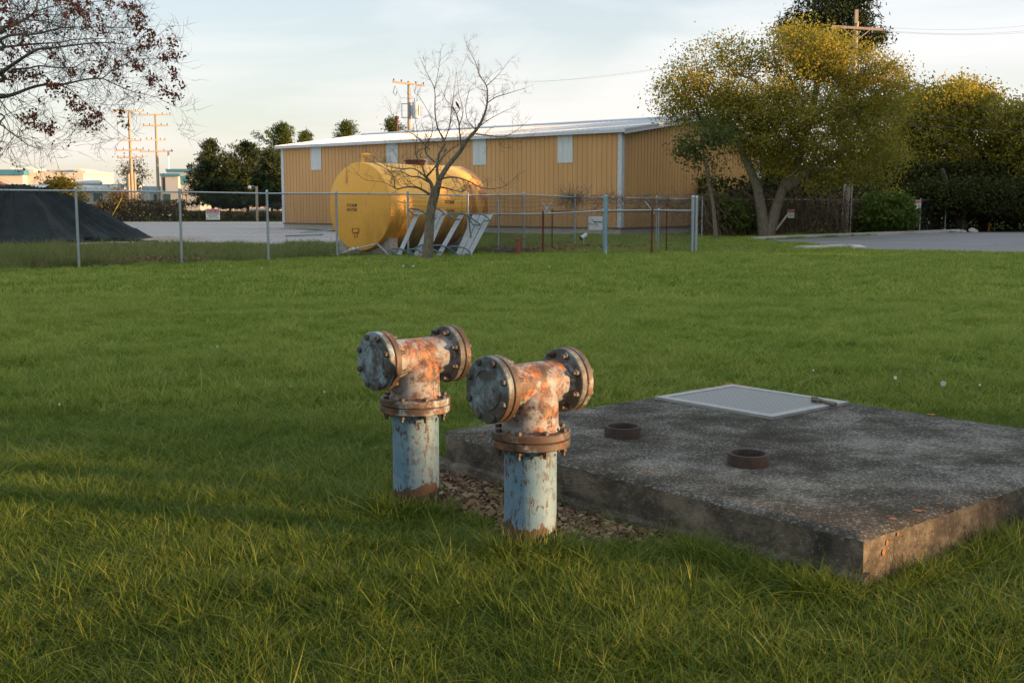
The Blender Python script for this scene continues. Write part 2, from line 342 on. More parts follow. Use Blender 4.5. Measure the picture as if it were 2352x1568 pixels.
def scatter(name, pts, rot, scl, objs, mat, **tags):
    coll = bpy.data.collections.new(name + '_tufts')
    for o in objs: coll.objects.link(o)
    me = bpy.data.meshes.new(name); n = len(pts); me.vertices.add(n); me.vertices.foreach_set('co', pts.astype(np.float32).ravel())
    a = me.attributes.new('rot', 'FLOAT_VECTOR', 'POINT'); a.data.foreach_set('vector', rot.astype(np.float32).ravel())
    a = me.attributes.new('scl', 'FLOAT_VECTOR', 'POINT'); a.data.foreach_set('vector', scl.astype(np.float32).ravel())
    me.materials.append(mat)
    ob = bpy.data.objects.new(name, me); COL.objects.link(ob)
    ng = bpy.data.node_groups.new(name + '_scatter', 'GeometryNodeTree')
    ng.interface.new_socket('Geometry', in_out='INPUT', socket_type='NodeSocketGeometry'); ng.interface.new_socket('Geometry', in_out='OUTPUT', socket_type='NodeSocketGeometry')
    N, L = ng.nodes, ng.links
    gi = N.new('NodeGroupInput'); go = N.new('NodeGroupOutput'); ip = N.new('GeometryNodeInstanceOnPoints'); ci = N.new('GeometryNodeCollectionInfo')
    ci.inputs['Collection'].default_value = coll; ci.inputs['Separate Children'].default_value = True; ci.inputs['Reset Children'].default_value = True
    ip.inputs['Pick Instance'].default_value = True
    ri = N.new('FunctionNodeRandomValue'); ri.data_type = 'INT'; ri.inputs[4].default_value = 0; ri.inputs[5].default_value = len(objs) - 1
    na = N.new('GeometryNodeInputNamedAttribute'); na.data_type = 'FLOAT_VECTOR'; na.inputs[0].default_value = 'rot'
    nb = N.new('GeometryNodeInputNamedAttribute'); nb.data_type = 'FLOAT_VECTOR'; nb.inputs[0].default_value = 'scl'
    L.new(gi.outputs[0], ip.inputs['Points']); L.new(ci.outputs[0], ip.inputs['Instance']); L.new(ri.outputs[2], ip.inputs['Instance Index'])
    L.new(na.outputs[0], ip.inputs['Rotation']); L.new(nb.outputs[0], ip.inputs['Scale']); L.new(ip.outputs[0], go.inputs[0])
    md = ob.modifiers.new('scatter', 'NODES'); md.node_group = ng
    tag(ob, **tags); return ob
def hashnoise(x, y, s, seed=0):         # cheap smooth value noise for scale variation
    x = x * s + seed * 17.3; y = y * s + seed * 7.9; xi = np.floor(x); yi = np.floor(y); fx = x - xi; fy = y - yi
    fx = fx * fx * (3 - 2 * fx); fy = fy * fy * (3 - 2 * fy)
    h = lambda a, b: np.modf(np.abs(np.sin(a * 127.1 + b * 311.7 + seed) * 43758.5453))[0]
    return (h(xi, yi) * (1 - fx) + h(xi + 1, yi) * fx) * (1 - fy) + (h(xi, yi + 1) * (1 - fx) + h(xi + 1, yi + 1) * fx) * fy
def inpoly(x, y, poly):
    c = np.zeros(len(x), bool); n = len(poly)
    for i in range(n):
        x1, y1 = poly[i][0], poly[i][1]; x2, y2 = poly[(i + 1) % n][0], poly[(i + 1) % n][1]
        c ^= ((y1 > y) != (y2 > y)) & (x < (x2 - x1) * (y - y1) / (y2 - y1 + 1e-12) + x1)
    return c
def litter_zone(x, y):                  # 0..1, bare leafy strip between pipes and slab
    a = (x - SL_O.x) * SA.x + (y - SL_O.y) * SA.y; n = -((x - SL_O.x) * SB.x + (y - SL_O.y) * SB.y)
    w = np.interp(a, [.3, .6, .85, 1.15, 1.45, 2.2, 2.75, 3.2], [.0, .05, .15, .42, .62, .60, .38, .0]) + .10 * (hashnoise(x, y, 7, 3) - .5)
    return np.clip((w - n) / .12, 0, 1) * (n > -.02)
BX = (Vector((5.49, 57.6, 0)), Vector((-.778, .628, 0)), Vector((.628, .778, 0)), 26.1, 14.9)
def lawn_points(n, y0, y1, kx=.52, mx=1.0):
    y = np.sqrt(rng.uniform(y0 * y0, y1 * y1, n)); x = rng.uniform(-1, 1, n) * (kx * y + mx)
    fy = np.array([fence_y(q) for q in x]); ok = (y < fy + .1)
    a = (x - SL_O.x) * SA.x + (y - SL_O.y) * SA.y; b = (x - SL_O.x) * SB.x + (y - SL_O.y) * SB.y
    ok &= ~((a > -.015) & (a < LA + .015) & (b > -.03) & (b < LB + .02))
    z = litter_zone(x, y); ok &= rng.uniform(0, 1, n) > z * .985
    for p in (PIPE_R, PIPE_L): ok &= np.hypot(x - p.x, y - p.y) > .125
    ok &= ~inpoly(x, y, asph)
    d = x - BX[0].x, y - BX[0].y; u = d[0] * BX[1].x + d[1] * BX[1].y; w = d[0] * BX[2].x + d[1] * BX[2].y
    ok &= ~((u > -.2) & (w > -.2) & (u < 27) & (w < 16))
    return x[ok], y[ok]
def put(name, x, y, base, hv, lean, **kw):
    n = len(x); rot = np.stack([rng.normal(0, lean, n), rng.normal(0, lean, n) , rng.uniform(0, 6.283, n)], 1)
    s = base * (1 + hv * (hashnoise(x, y, 1.6, 1) - .5) * 2 + hv * .7 * (hashnoise(x, y, 5, 2) - .5) * 2) * rng.uniform(.8, 1.25, n)
    return np.stack([x, y, np.zeros(n)], 1), rot, np.stack([s ** .4, s ** .4, s], 1)
def concat(*a): return [np.concatenate(q) for q in zip(*a)]
x, y = lawn_points(46000, 2.7, 8.0); a1 = put('n', x, y, 1.0, .28, .16)
near = [tuft(20, .036, .0043, .035, .088, .62, 10 + i, M['grass']) for i in range(12)]
wild = [tuft(8, .035, .0056, .08, .165, .65, 40 + i, M['grass']) for i in range(6)]
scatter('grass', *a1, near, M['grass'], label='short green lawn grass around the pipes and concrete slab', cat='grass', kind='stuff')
# longer unmown tufts against the pipes, the slab foot and clumps in the foreground
def longpts():
    P = []
    for k in range(900):
        t = rng.uniform(.0, 1.6); n = rng.uniform(.02, .22); q = SL_O + SA * (t if t < 1.0 else t) - SB * n
        if rng.uniform() < (1 if t < .75 else .12): P.append((q.x, q.y))
    for k in range(330): t = rng.uniform(-.05, LB); n = rng.uniform(.02, .16); q = SL_O + SB * t - SA * n; P.append((q.x, q.y))
    for p in (PIPE_R, PIPE_L):
        for k in range(120):
            an = rng.uniform(R(170), R(320)); r_ = rng.uniform(.125, .24); P.append((p.x + r_ * math.cos(an), p.y + r_ * math.sin(an)))
    for k in range(40): an = rng.uniform(R(-60), R(40)); r_ = rng.uniform(.125, .2); P.append((PIPE_R.x + r_ * math.cos(an), PIPE_R.y + r_ * math.sin(an)))
    for k in range(750): yy = rng.uniform(3.0, 7.5); P.append((rng.uniform(-1, 1) * (.46 * yy + .3), yy))
    P = np.array(P); x, y = P[:, 0], P[:, 1]
    a = (x - SL_O.x) * SA.x + (y - SL_O.y) * SA.y; b = (x - SL_O.x) * SB.x + (y - SL_O.y) * SB.y
    ok = ~((a > -.01) & (a < LA + .01) & (b > -.01) & (b < LB + .01)); ok &= rng.uniform(0, 1, len(x)) > litter_zone(x, y) * .8
    return x[ok], y[ok]
x, y = longpts(); a2 = put('l', x, y, .82, .25, .2)
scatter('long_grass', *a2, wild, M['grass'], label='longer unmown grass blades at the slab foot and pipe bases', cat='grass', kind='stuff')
x, y = lawn_points(72000, 8.0, 18.0); a3 = put('m', x, y, 1.0, .42, .16)
mid = [tuft(14, .07, .0095, .04, .11, .5, 60 + i, M['grass'], 2) for i in range(8)]
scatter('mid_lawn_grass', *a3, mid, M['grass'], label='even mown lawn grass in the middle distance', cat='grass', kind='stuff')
x, y = lawn_points(132000, 18.0, 58.0, .50, 1.5)
a4 = put('f', x, y, 1.0, .4, .12)
far = [tuft(18, .16, .018, .04, .11, .45, 90 + i, M['grass'], 2) for i in range(6)]
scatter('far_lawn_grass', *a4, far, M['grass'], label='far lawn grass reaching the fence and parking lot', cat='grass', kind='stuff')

# weeds behind the fence
M['weed'] = leafmat('weed_leaves', (.04, .075, .010), (.115, .17, .022), (.27, .23, .10), .35)
def weed_pts(n):
    x = rng.uniform(-34, 10, n); y = rng.uniform(22, 52, n)
    fy = np.array([min(fence_y(q), 34 + max(0, q) * 0) for q in x]); ok = (y > fy + .15) & (np.abs(x) < .47 * y + 1)
    ok &= ~inpoly(x, y - 2.6 * (hashnoise(x, y, .45, 6) - .35), gravel_pts)
    u = (x + 4.66) * .616 + (y - 35) * .788; w = (x + 4.66) * .788 - (y - 35) * .616
    ok &= ~((u > -.1) & (u < 4.6) & (np.abs(w) < .7)); ok &= (x < -4) | (rng.uniform(0, 1, n) < .5)
    return x[ok], y[ok]
x, y = weed_pts(34000); kp = hashnoise(x, y, .8, 9) * .6 + hashnoise(x, y, .3, 4) * .4 > rng.uniform(.1, .5, len(x)); x, y = x[kp], y[kp]; a5 = put('w', x, y, 1.05, .6, .2)
x5 = a5[0][:, 0]; a5[2][:, 2] *= .45 + 1.25 * hashnoise(a5[0][:, 0], a5[0][:, 1], .9, 12) ** 1.5; a5[2][:, 2] *= np.interp(a5[0][:, 1], [27, 34, 40], [1.15, .9, .5]); a5[2][:, 2] *= np.interp(x5, [-16, -9, -5, -2, 8], [1.25, 1.1, .8, .5, .35])
wd = [tuft(15, .20, .022, .07, .27, .6, 120 + i, M['weed'], 2) for i in range(6)]
scatter('weeds', *a5, wd, M['weed'], label='rough unmown weeds behind the chain link fence', cat='weeds', kind='stuff')

# ------------------------------------------------------------------ dead leaf litter and bare soil
def litter():
    m, nt, N, L, B = newmat('bare_soil'); v = coords(N, L, 'World')
    L.new(ramp(N, L, noise(N, L, v, 18, 8, .7), [(.3, (.03, .022, .014)), (.7, (.10, .075, .048))]), B.inputs['Base Color']); B.inputs['Roughness'].default_value = 1
    bump(N, L, noise(N, L, v, 60, 6), .8, .02, B)
    pts = []
    aa = [.35, .6, .85, 1.15, 1.45, 1.8, 2.2, 2.75, 3.1]; ww = [.02, .09, .2, .46, .66, .66, .64, .42, .05]
    for a_, w_ in zip(aa, ww): q = SL_O + SA * a_ - SB * w_; pts.append((q.x, q.y))
    for a_ in (3.1, .35): q = SL_O + SA * a_ + SB * .05; pts.append((q.x, q.y))
    sheet('bare_soil', pts, m, .006)
    lm = leafmat('dead_leaves', (.07, .038, .024), (.18, .11, .07), (.40, .31, .23), .15, .8)
    Vv = []; n = 5200; x = rng.uniform(-1.3, 1.5, n * 6); y = rng.uniform(4.2, 7.1, n * 6); z = litter_zone(x, y); ok = rng.uniform(0, 1, len(x)) < z; x, y = x[ok][:n], y[ok][:n]
    for px_, py_ in zip(x, y):
        s = rnd.uniform(.007, .030) * (1.6 if rnd.random() < .12 else 1); w = s * rnd.uniform(.35, .8)
        Mt = Matrix.Rotation(rnd.uniform(0, 6.28), 3, 'Z') @ Matrix.Rotation(rnd.gauss(0, .5), 3, 'X') @ Matrix.Rotation(rnd.gauss(0, .4), 3, 'Y')
        z0 = rnd.uniform(.010, .035); c = Vector((px_, py_, z0)); k = rnd.uniform(.2, .6) * w
        A, Bv, C, D = Vector((-s, 0, 0)), Vector((-.1 * s, w, k)), Vector((s, 0, 0)), Vector((.1 * s, -w, k))
        for tri in ((A, Bv, C), (A, C, D)):
            for q in tri: Vv.append(tuple(Mt @ q + c))
    o = np_mesh('leaf_litter', np.array(Vv), 3, lm); tag(o, 'brown dead leaves and chips between the pipes and slab', 'leaf litter', kind='stuff')
litter()

# ------------------------------------------------------------------ concrete slab with hatch and vent rings
def slab():
    m, nt, N, L, B = newmat('weathered_slab_top'); v = coords(N, L, 'World')
    base = ramp(N, L, noise(N, L, v, 2.6, 9, .68), [(.36, (.028, .025, .019)), (.5, (.055, .050, .041)), (.64, (.105, .098, .084))])
    fl = noise(N, L, v, 62, 9, .82); reg = noise(N, L, v, 2.6, 5)
    fm = step(N, L, mth(N, L, 'ADD', fl, mth(N, L, 'MULTIPLY', mth(N, L, 'SUBTRACT', reg, .5), .25)), .53, .58)
    c = mixc(N, L, mth(N, L, 'MULTIPLY', fm, .68), base, (.31, .305, .28))
    c = mixc(N, L, mth(N, L, 'MULTIPLY', step(N, L, noise(N, L, v, 190, 3, .8), .60, .66), .55), c, (.02, .018, .014))
    L.new(c, B.inputs['Base Color']); B.inputs['Roughness'].default_value = 1; B.inputs['Specular IOR Level'].default_value = .15
    bump(N, L, noise(N, L, v, 70, 9, .8), 1.0, .010, B); mtop = m
    m, nt, N, L, B = newmat('weathered_slab_side'); v = coords(N, L, 'World', (1, 1, 1.4))
    base = ramp(N, L, noise(N, L, v, 4.5, 9, .7), [(.36, (.024, .019, .013)), (.5, (.075, .061, .042)), (.64, (.17, .145, .105))])
    c = mixc(N, L, mth(N, L, 'MULTIPLY', step(N, L, noise(N, L, v, 40, 7, .8), .55, .64), .7), base, (.24, .22, .18))
    c = mixc(N, L, mth(N, L, 'MULTIPLY', step(N, L, noise(N, L, v, 26, 5, .8), .60, .66), .8), c, (.014, .012, .010))
    L.new(c, B.inputs['Base Color']); B.inputs['Roughness'].default_value = .92
    bump(N, L, noise(N, L, v, 35, 9, .75), 1.0, .018, B); mside = m
    root = empty('concrete_slab', SL_O, math.atan2(SB.y, SB.x) , 'low dark weathered concrete slab with a metal hatch and two rusty rings', 'concrete slab')
    # local frame: x along SB, y along SA (SA is +90 deg from SB)
    import bmesh
    bm = bmesh.new(); bmesh.ops.create_grid(bm, x_segments=90, y_segments=94, size=.5)
    for q in bm.verts:
        q.co.x = (q.co.x + .5) * LB; q.co.y = (q.co.y + .5) * LA
    def edge_jit(t, s): return .006 * math.sin(t * 9 + s) + .004 * math.sin(t * 23 + s * 2)
    for q in bm.verts:
        d = min(q.co.x, q.co.y, LB - q.co.x, LA - q.co.y); q.co.z = SH + .003 * math.sin(q.co.x * 5) * math.sin(q.co.y * 4)
        if d < 1e-4:
            ch = .006 * max(0, math.sin(q.co.x * 31 + q.co.y * 17) * math.sin(q.co.x * 13 - q.co.y * 29)) + rnd.uniform(0, .004)
            q.co.x += ch * (1 if q.co.x < .5 else -1) * (1 if min(q.co.x, LB - q.co.x) < 1e-3 else 0); q.co.y += ch * (1 if q.co.y < .5 else -1) * (1 if min(q.co.y, LA - q.co.y) < 1e-3 else 0)
            q.co.z -= .010 + ch * 1.6 + rnd.uniform(0, .005)
        elif d < .035: q.co.z -= .004
    # rounded far corner
    for q in bm.verts:
        cx, cy, r_ = .16, LA - .16, .16
        if q.co.x < cx and q.co.y > cy:
            dd = math.hypot(q.co.x - cx, q.co.y - cy)
            if dd > r_: q.co.x = cx + (q.co.x - cx) * r_ / dd; q.co.y = cy + (q.co.y - cy) * r_ / dd
    be = [e for e in bm.edges if e.is_boundary]; ex = bmesh.ops.extrude_edge_only(bm, edges=be)
    vv = [g for g in ex['geom'] if isinstance(g, bmesh.types.BMVert)]
    for q in vv: q.co.z = .05
    ex2 = bmesh.ops.extrude_edge_only(bm, edges=[e for e in ex['geom'] if isinstance(e, bmesh.types.BMEdge)])
    for q in [g for g in ex2['geom'] if isinstance(g, bmesh.types.BMVert)]: q.co.z = -.1
    me = bpy.data.meshes.new('slab_body'); bmesh.ops.recalc_face_normals(bm, faces=bm.faces)
    for f in bm.faces: f.material_index = 0 if abs(f.normal.z) > .55 else 1; f.smooth = True
    bm.to_mesh(me); bm.free(); me.materials.append(mtop); me.materials.append(mside)
    try: me.set_sharp_from_angle(angle=R(50))
    except Exception: pass
    link(bpy.data.objects.new('slab_body', me), root)
    f = MB(); prof = []
    # rough poured footing ledge sticking out below the left face
    n = 60; vs_ = []
    for i in range(n + 1):
        t = -.02 + (LA + .03) * i / n; o1 = .035 + .012 * math.sin(t * 5) + rnd.uniform(-.004, .004); zt = .058 + .014 * math.sin(t * 3 + 1) + rnd.uniform(-.004, .004)
        vs_ += [(.02, t, zt + .02), (-o1, t, zt), (-o1 - .02, t, -.05)]
    f.add(vs_, [(3 * i + k, 3 * i + k + 1, 3 * i + k + 4, 3 * i + k + 3) for i in range(n) for k in range(2)])
    f.build('footing', mside, root, smooth=True)
    # hatch
    alu = nmat('worn_aluminium', [(.3, (.21, .215, .21)), (.7, (.30, .305, .30))], 12, 6, .55, .4, bmp=.08)
    m, nt, N, L, B = newmat('tread_plate'); v = coords(N, L, 'Object', (1, 1, 1))
    w1 = N.new('ShaderNodeTexWave'); w1.inputs['Scale'].default_value = 8; w1.bands_direction = 'X'; L.new(v, w1.inputs[0])
    w2 = N.new('ShaderNodeTexWave'); w2.inputs['Scale'].default_value = 8; w2.bands_direction = 'Y'; L.new(v, w2.inputs[0])
    pat = mth(N, L, 'MULTIPLY', w1.outputs['Fac'], w2.outputs['Fac'])
    c = mixc(N, L, step(N, L, pat, .25, .5), (.12, .128, .13), (.235, .248, .25)); c = mixc(N, L, mth(N, L, 'MULTIPLY', noise(N, L, v, 5, 6), .4), c, (.16, .17, .17))
    L.new(c, B.inputs['Base Color']); B.inputs['Roughness'].default_value = .5; B.inputs['Metallic'].default_value = .45; bump(N, L, pat, .8, .004, B); tread = m
    # hatch corners measured on the slab
    def loc(q): a, b = slab_ab(q.x, q.y); return b, a
    cs = [loc(G(*p, z=SH)) for p in ((1508, 914), (1690, 889), (1955, 930), (1757, 965))]
    x0 = (cs[0][0] + cs[3][0]) / 2; x1 = (cs[1][0] + cs[2][0]) / 2; y0 = (cs[2][1] + cs[3][1]) / 2; y1 = (cs[0][1] + cs[1][1]) / 2
    h = empty('hatch', ((x0 + x1) / 2, (y0 + y1) / 2, SH + .002)); h.parent = root
    W, Hh = x1 - x0, y1 - y0; fr = MB(); t = .065
    for cx, cy, sx, sy in ((0, Hh / 2 - t / 2, W, t), (0, -Hh / 2 + t / 2, W, t), (-W / 2 + t / 2, 0, t, Hh - 2 * t), (W / 2 - t / 2, 0, t, Hh - 2 * t)):
        fr.box((cx, cy, .008), (sx, sy, .018))
    fr.build('hatch_frame', alu, h)
    c_ = MB(); c_.box((0, 0, .007), (W - 2 * t - .012, Hh - 2 * t - .012, .014)); c_.build('hatch_cover', tread, h)
    # latch handle lying on the cover near the right corner
    pl = G(1888, 921, SH + .03); lx, ly = loc(pl); lx -= (x0 + x1) / 2; ly -= (y0 + y1) / 2
    g_ = MB(); dv = Vector((G(1912, 929, SH + .02) - G(1870, 919, SH + .02))); d2 = Vector((dv.dot(SB), dv.dot(SA), 0)).normalized(); s2 = Vector((-d2.y, d2.x, 0)); o_ = Vector((lx, ly, .03))
    g_.tube([o_ - d2 * .02, o_ + d2 * .10], .012, 8); g_.tube([o_ + d2 * .10 + Vector((0, 0, -.004)), o_ + d2 * .13 + Vector((0, 0, -.004))], .016, 8)
    ring = [o_ - d2 * .05 + d2 * .032 * math.cos(a) + s2 * .022 * math.sin(a) for a in [i * math.pi / 6 for i in range(13)]]
    g_.tube(ring, .008, 6); g_.box(o_ - d2 * .075 + Vector((0, 0, 0)), (.03, .03, .028), math.atan2(d2.y, d2.x))
    g_.build('latch', nmat('bronze_latch', [(.3, (.07, .055, .04)), (.7, (.17, .14, .11))], 30, 5, .5, .4, kind='Object'), h, smooth=True)
    # rusty rings
    ringm = nmat('dark_rusty_ring', [(.3, (.014, .009, .007)), (.55, (.032, .018, .013)), (.72, (.055, .030, .020)), (.8, (.18, .16, .14))], 22, 8, .85, bmp=.5, bdist=.004)
    for (px_, py_, wpx) in ((1430, 1001, 84), (1718, 1066, 95)):
        c = G(px_, py_, SH); r_ = PX(c.y * 1.01, wpx) / 2; bx, ay = loc(c); rb = MB()
        rb.lathe([(r_ - .016, -.02), (r_, -.01), (r_ + .001, .052), (r_ - .002, .058), (r_ - .014, .058), (r_ - .017, .052), (r_ - .017, .003)], (0, 0, 1), (0, 0, 0), 40, caps=False)
        k = rb.build('vent_ring', ringm, root, smooth=True); k.location = (bx, ay, SH)
        fl = MB(); fl.lathe([(.001, .002), (r_ - .016, .002)], (0, 0, 1), (0, 0, 0), 32, caps=False); fl.build('ring_bottom', M['black'], k)
    # orange lichen spots
    lic = nmat('orange_lichen', [(.3, (.15, .05, .010)), (.7, (.30, .11, .02))], 90, 5, .9)
    spots = [(1103, 1000, .022), (1038, 1003, .012), (1490, 1085, .018), (1545, 1092, .010), (2049, 1192, .022), (2105, 1173, .028), (2128, 1167, .016), (2155, 1157, .014), (1993, 1209, .008), (2190, 1142, .006),
             (1620, 884, .03), (1642, 881, .04), (1665, 879.5, .06), (1690, 880, .05), (1715, 882, .05), (1602, 888, .03), (1581, 896, .03), (2165, 946, .035), (1370, 1040, .008), (1740, 885, .03), (1410, 1048, .007)]
    lb = MB()
    for (px_, py_, r_) in spots:
        c = G(px_, py_, SH); bx, ay = loc(c)
        bx = min(max(bx, .03), LB - .03); ay = min(max(ay, .03), LA - .03); n = 12
        for q_ in range(1 if r_ < .012 else 4):
            cx_, cy_ = bx + (rnd.uniform(-.8, .8) * r_ if q_ else 0), ay + (rnd.uniform(-.8, .8) * r_ if q_ else 0); rr_ = r_ * (rnd.uniform(.2, .5) if q_ else .75); n = 16
            lb.add([(cx_, cy_, SH + .0046)] + [(cx_ + rr_ * u_ * math.cos(k / n * 6.283), cy_ + rr_ * u_ * math.sin(k / n * 6.283), SH + .0035) for k in range(n) for u_ in (rnd.uniform(.55, 1.15),)], [(0, k + 1, (k + 1) % n + 1) for k in range(n)])
    lb.build('lichen', lic, root)
    ls = MB()
    for (px_, dz, r_) in ((2007, .05, .009), (2003, .085, .011), (2020, .03, .006)):
        for t in (px_,):
            yy = (px_ - 1985) * .006 + .03; n = 9
            ls.add([(yy, -.0035, SH - dz)] + [(yy + r_ * math.cos(k / n * 6.283), -.003, SH - dz + r_ * 1.3 * math.sin(k / n * 6.283)) for k in range(n)], [(0, k + 1, (k + 1) % n + 1) for k in range(n)])
    ls.build('lichen', lic, root)
slab()

# ------------------------------------------------------------------ standpipes
def standpipe(pos, zc, label, seed, txt):
    riser = paintmat('painted_riser', (.075, .16, .225), (.15, .225, .275), .64, .535, foot=True, seed=seed, top=0)
    body = paintmat('rusty_painted_tee', (.17, .185, .195), (.24, .245, .25), .425, .58, seed=seed + 1)
    capm = paintmat('painted_cover', (.14, .21, .245), (.23, .30, .335), .505, .57, seed=seed + 2, dark=.3 if seed < 5 else .6)
    flg = paintmat('rusty_flange', (.22, .26, .27), (.30, .32, .31), .40, .62, seed=seed + 3, dark=.25)
    blk = paintmat('blackened_flange', (.20, .24, .25), (.30, .32, .31), .52, .6, seed=seed + 4, dark=1.0)
    boltm = paintmat('painted_bolt', (.10, .125, .14), (.15, .165, .17), .45, .50, seed=seed + 5, dark=1.3)
    root = empty('standpipe', pos, 0, label, 'standpipe', 'painted flanged standpipes beside the slab')
    Z = Vector((0, 0, 1)); b = SB.copy(); FR = .1715; PR = .114; HL = .2286
    r_ = MB(); r_.lathe([(PR, -.15), (PR, .0), (PR, zc - HL - .064), (PR + .012, zc - HL - .060), (PR + .016, zc - HL - .034)], Z, n=64); r_.build('riser_pipe', riser, root, smooth=True)
    # tee body: smaller run on a larger branch with a rounded shoulder
    t_ = MB(); pr = PR + .006; qr = .0935; HR = .206; FQ = .1415
    t_.lathe([(qr + .012, -HR + .026), (qr + .004, -HR + .042), (qr, -HR + .06), (qr, HR - .06), (qr + .004, HR - .042), (qr + .012, HR - .026)], b, Vector((0, 0, zc)), 64)
    tee = t_.build('tee_body', body, root, smooth=True)
    br = MB(); br.lathe([(pr + .014, -HL + .026), (pr + .005, -HL + .042), (pr, -HL + .06), (pr, -.085), (pr - .002, -.06), (pr - .010, -.032), (pr - .026, -.004), (pr - .05, .024), (pr - .08, .046), (.01, .06)], Z, Vector((0, 0, zc)), 64, caps=False)
    br.build('branch', body, tee, smooth=True)
    def flange(name, axis, o, prof, mat):
        mb = MB(); mb.lathe(prof, axis, o, 72); return mb.build(name, mat, root, smooth=True, ang=30)
    def fprof(th, f=None): f = f or FR; return [(f - .004, 0), (f, .004), (f, th - .004), (f - .004, th)]
    O = Vector((0, 0, zc)); th = .0335
    specs = []
    # left (towards camera) joint
    o1 = O - b * HR
    f1 = flange('flange', b, o1, fprof(th, FQ), flg); c1 = flange('blind_cover', b, o1 - b * (th + .003), fprof(th, FQ), capm)
    g1 = MB(); g1.lathe([(FQ - .012, -.003), (FQ - .012, 0)], b, o1, 48, caps=False); g1.build('gasket', M['black'], f1)
    o2 = O + b * HR
    f2 = flange('flange', b, o2 - b * th, fprof(th, FQ), blk); c2 = flange('blind_cover', b, o2 + b * .003, fprof(th, FQ), flg)
    g2 = MB(); g2.lathe([(FQ - .012, 0), (FQ - .012, .003)], b, o2, 48, caps=False); g2.build('gasket', M['black'], f2)
    o3 = O - Z * HL
    f3 = flange('flange', Z, o3, fprof(th), flg); c3 = flange('lower_flange', Z, o3 - Z * (th + .003), fprof(th), flg)
    g3 = MB(); g3.lathe([(FR - .012, -.003), (FR - .012, 0)], Z, o3, 48, caps=False); g3.build('gasket', M['black'], f3)
    def hexp(mb, o, ax, rr, h, rot):
        u = ax.orthogonal().normalized(); w = ax.cross(u); vs_ = []
        for hh, s in ((0, 1), (h * .8, 1), (h, .86)):
            for k in range(6): a = rot + k * math.pi / 3; vs_.append(o + ax * hh + (u * math.cos(a) + w * math.sin(a)) * rr * s)
        mb.add(vs_, [(i * 6 + k, i * 6 + (k + 1) % 6, (i + 1) * 6 + (k + 1) % 6, (i + 1) * 6 + k) for i in range(2) for k in range(6)] + [tuple(12 + k for k in range(6))])
    rb = .149
    def bolts(parent, o_head, o_nut, ax, phase, rb=.1205):       # ax points outward on the head side
        u = Z if abs(ax.z) < .5 else b; w = ax.cross(u)
        for k in range(8):
            a = phase + k * math.pi / 4; off = (u * math.cos(a) + w * math.sin(a)) * rb; mb = MB()
            L2 = (o_head - o_nut).dot(ax); st = rnd.uniform(.030, .040)
            mb.lathe([(.007, -st), (.0095, -st + .002), (.0095, -.0185), (.0130, -.018), (.0150, -.014), (.0150, 0), (.0092, .001), (.0092, L2 - .001), (.0150, L2), (.0150, L2 + .011), (.0125, L2 + .014)], ax, o_nut + off, 6)
            mb.build('bolt', boltm, parent)
    bolts(c1, o1 - b * (th + .003), o1 + b * th, -b, math.pi / 8)
    bolts(c2, o2 + b * (th + .003), o2 - b * th, b, math.pi / 8)
    bolts(f3, o3 + Z * th, o3 - Z * (th + .003), Z, math.pi / 8 + .1, .149)
    # cast rib ring and raised arc on the blind cover
    rr = MB(); rr.lathe([(.080, -.001), (.082, .003), (.086, .003), (.088, -.001)], -b, o1 - b * (th + .003), 48, caps=False); rr.build('cast_ring', capm, c1, smooth=True)
    # cast characters on the branch, reading bottom to top
    side = Vector((-b.y, b.x, 0)) * -1           # faces the camera side
    for s_, ang, zz, sz in txt:
        d = (side * math.cos(ang) + b * math.sin(ang)).normalized(); up = Z; tx = up; ty = d.cross(tx)
        Mt = Matrix((( tx.x, ty.x, d.x, 0), (tx.y, ty.y, d.y, 0), (tx.z, ty.z, d.z, 0), (0, 0, 0, 1)))
        Mt = Matrix.Translation(d * (pr - .0005) + Vector((0, 0, zc + zz))) @ Mt
        text_mesh(s_, sz, body, 'cast_numbers', tee, Mt, .0025, 1.1)
    return root
standpipe(PIPE_L, .764, 'left blue painted standpipe farther from camera with rusty orange lower flange', 1.0, [('250', .30, -.145, .036), ('8X8', .62, -.145, .030)])
standpipe(PIPE_R, .739, 'right nearer blue painted standpipe with mottled dark cover in front of slab', 6.3, [('250', .05, -.150, .036)])

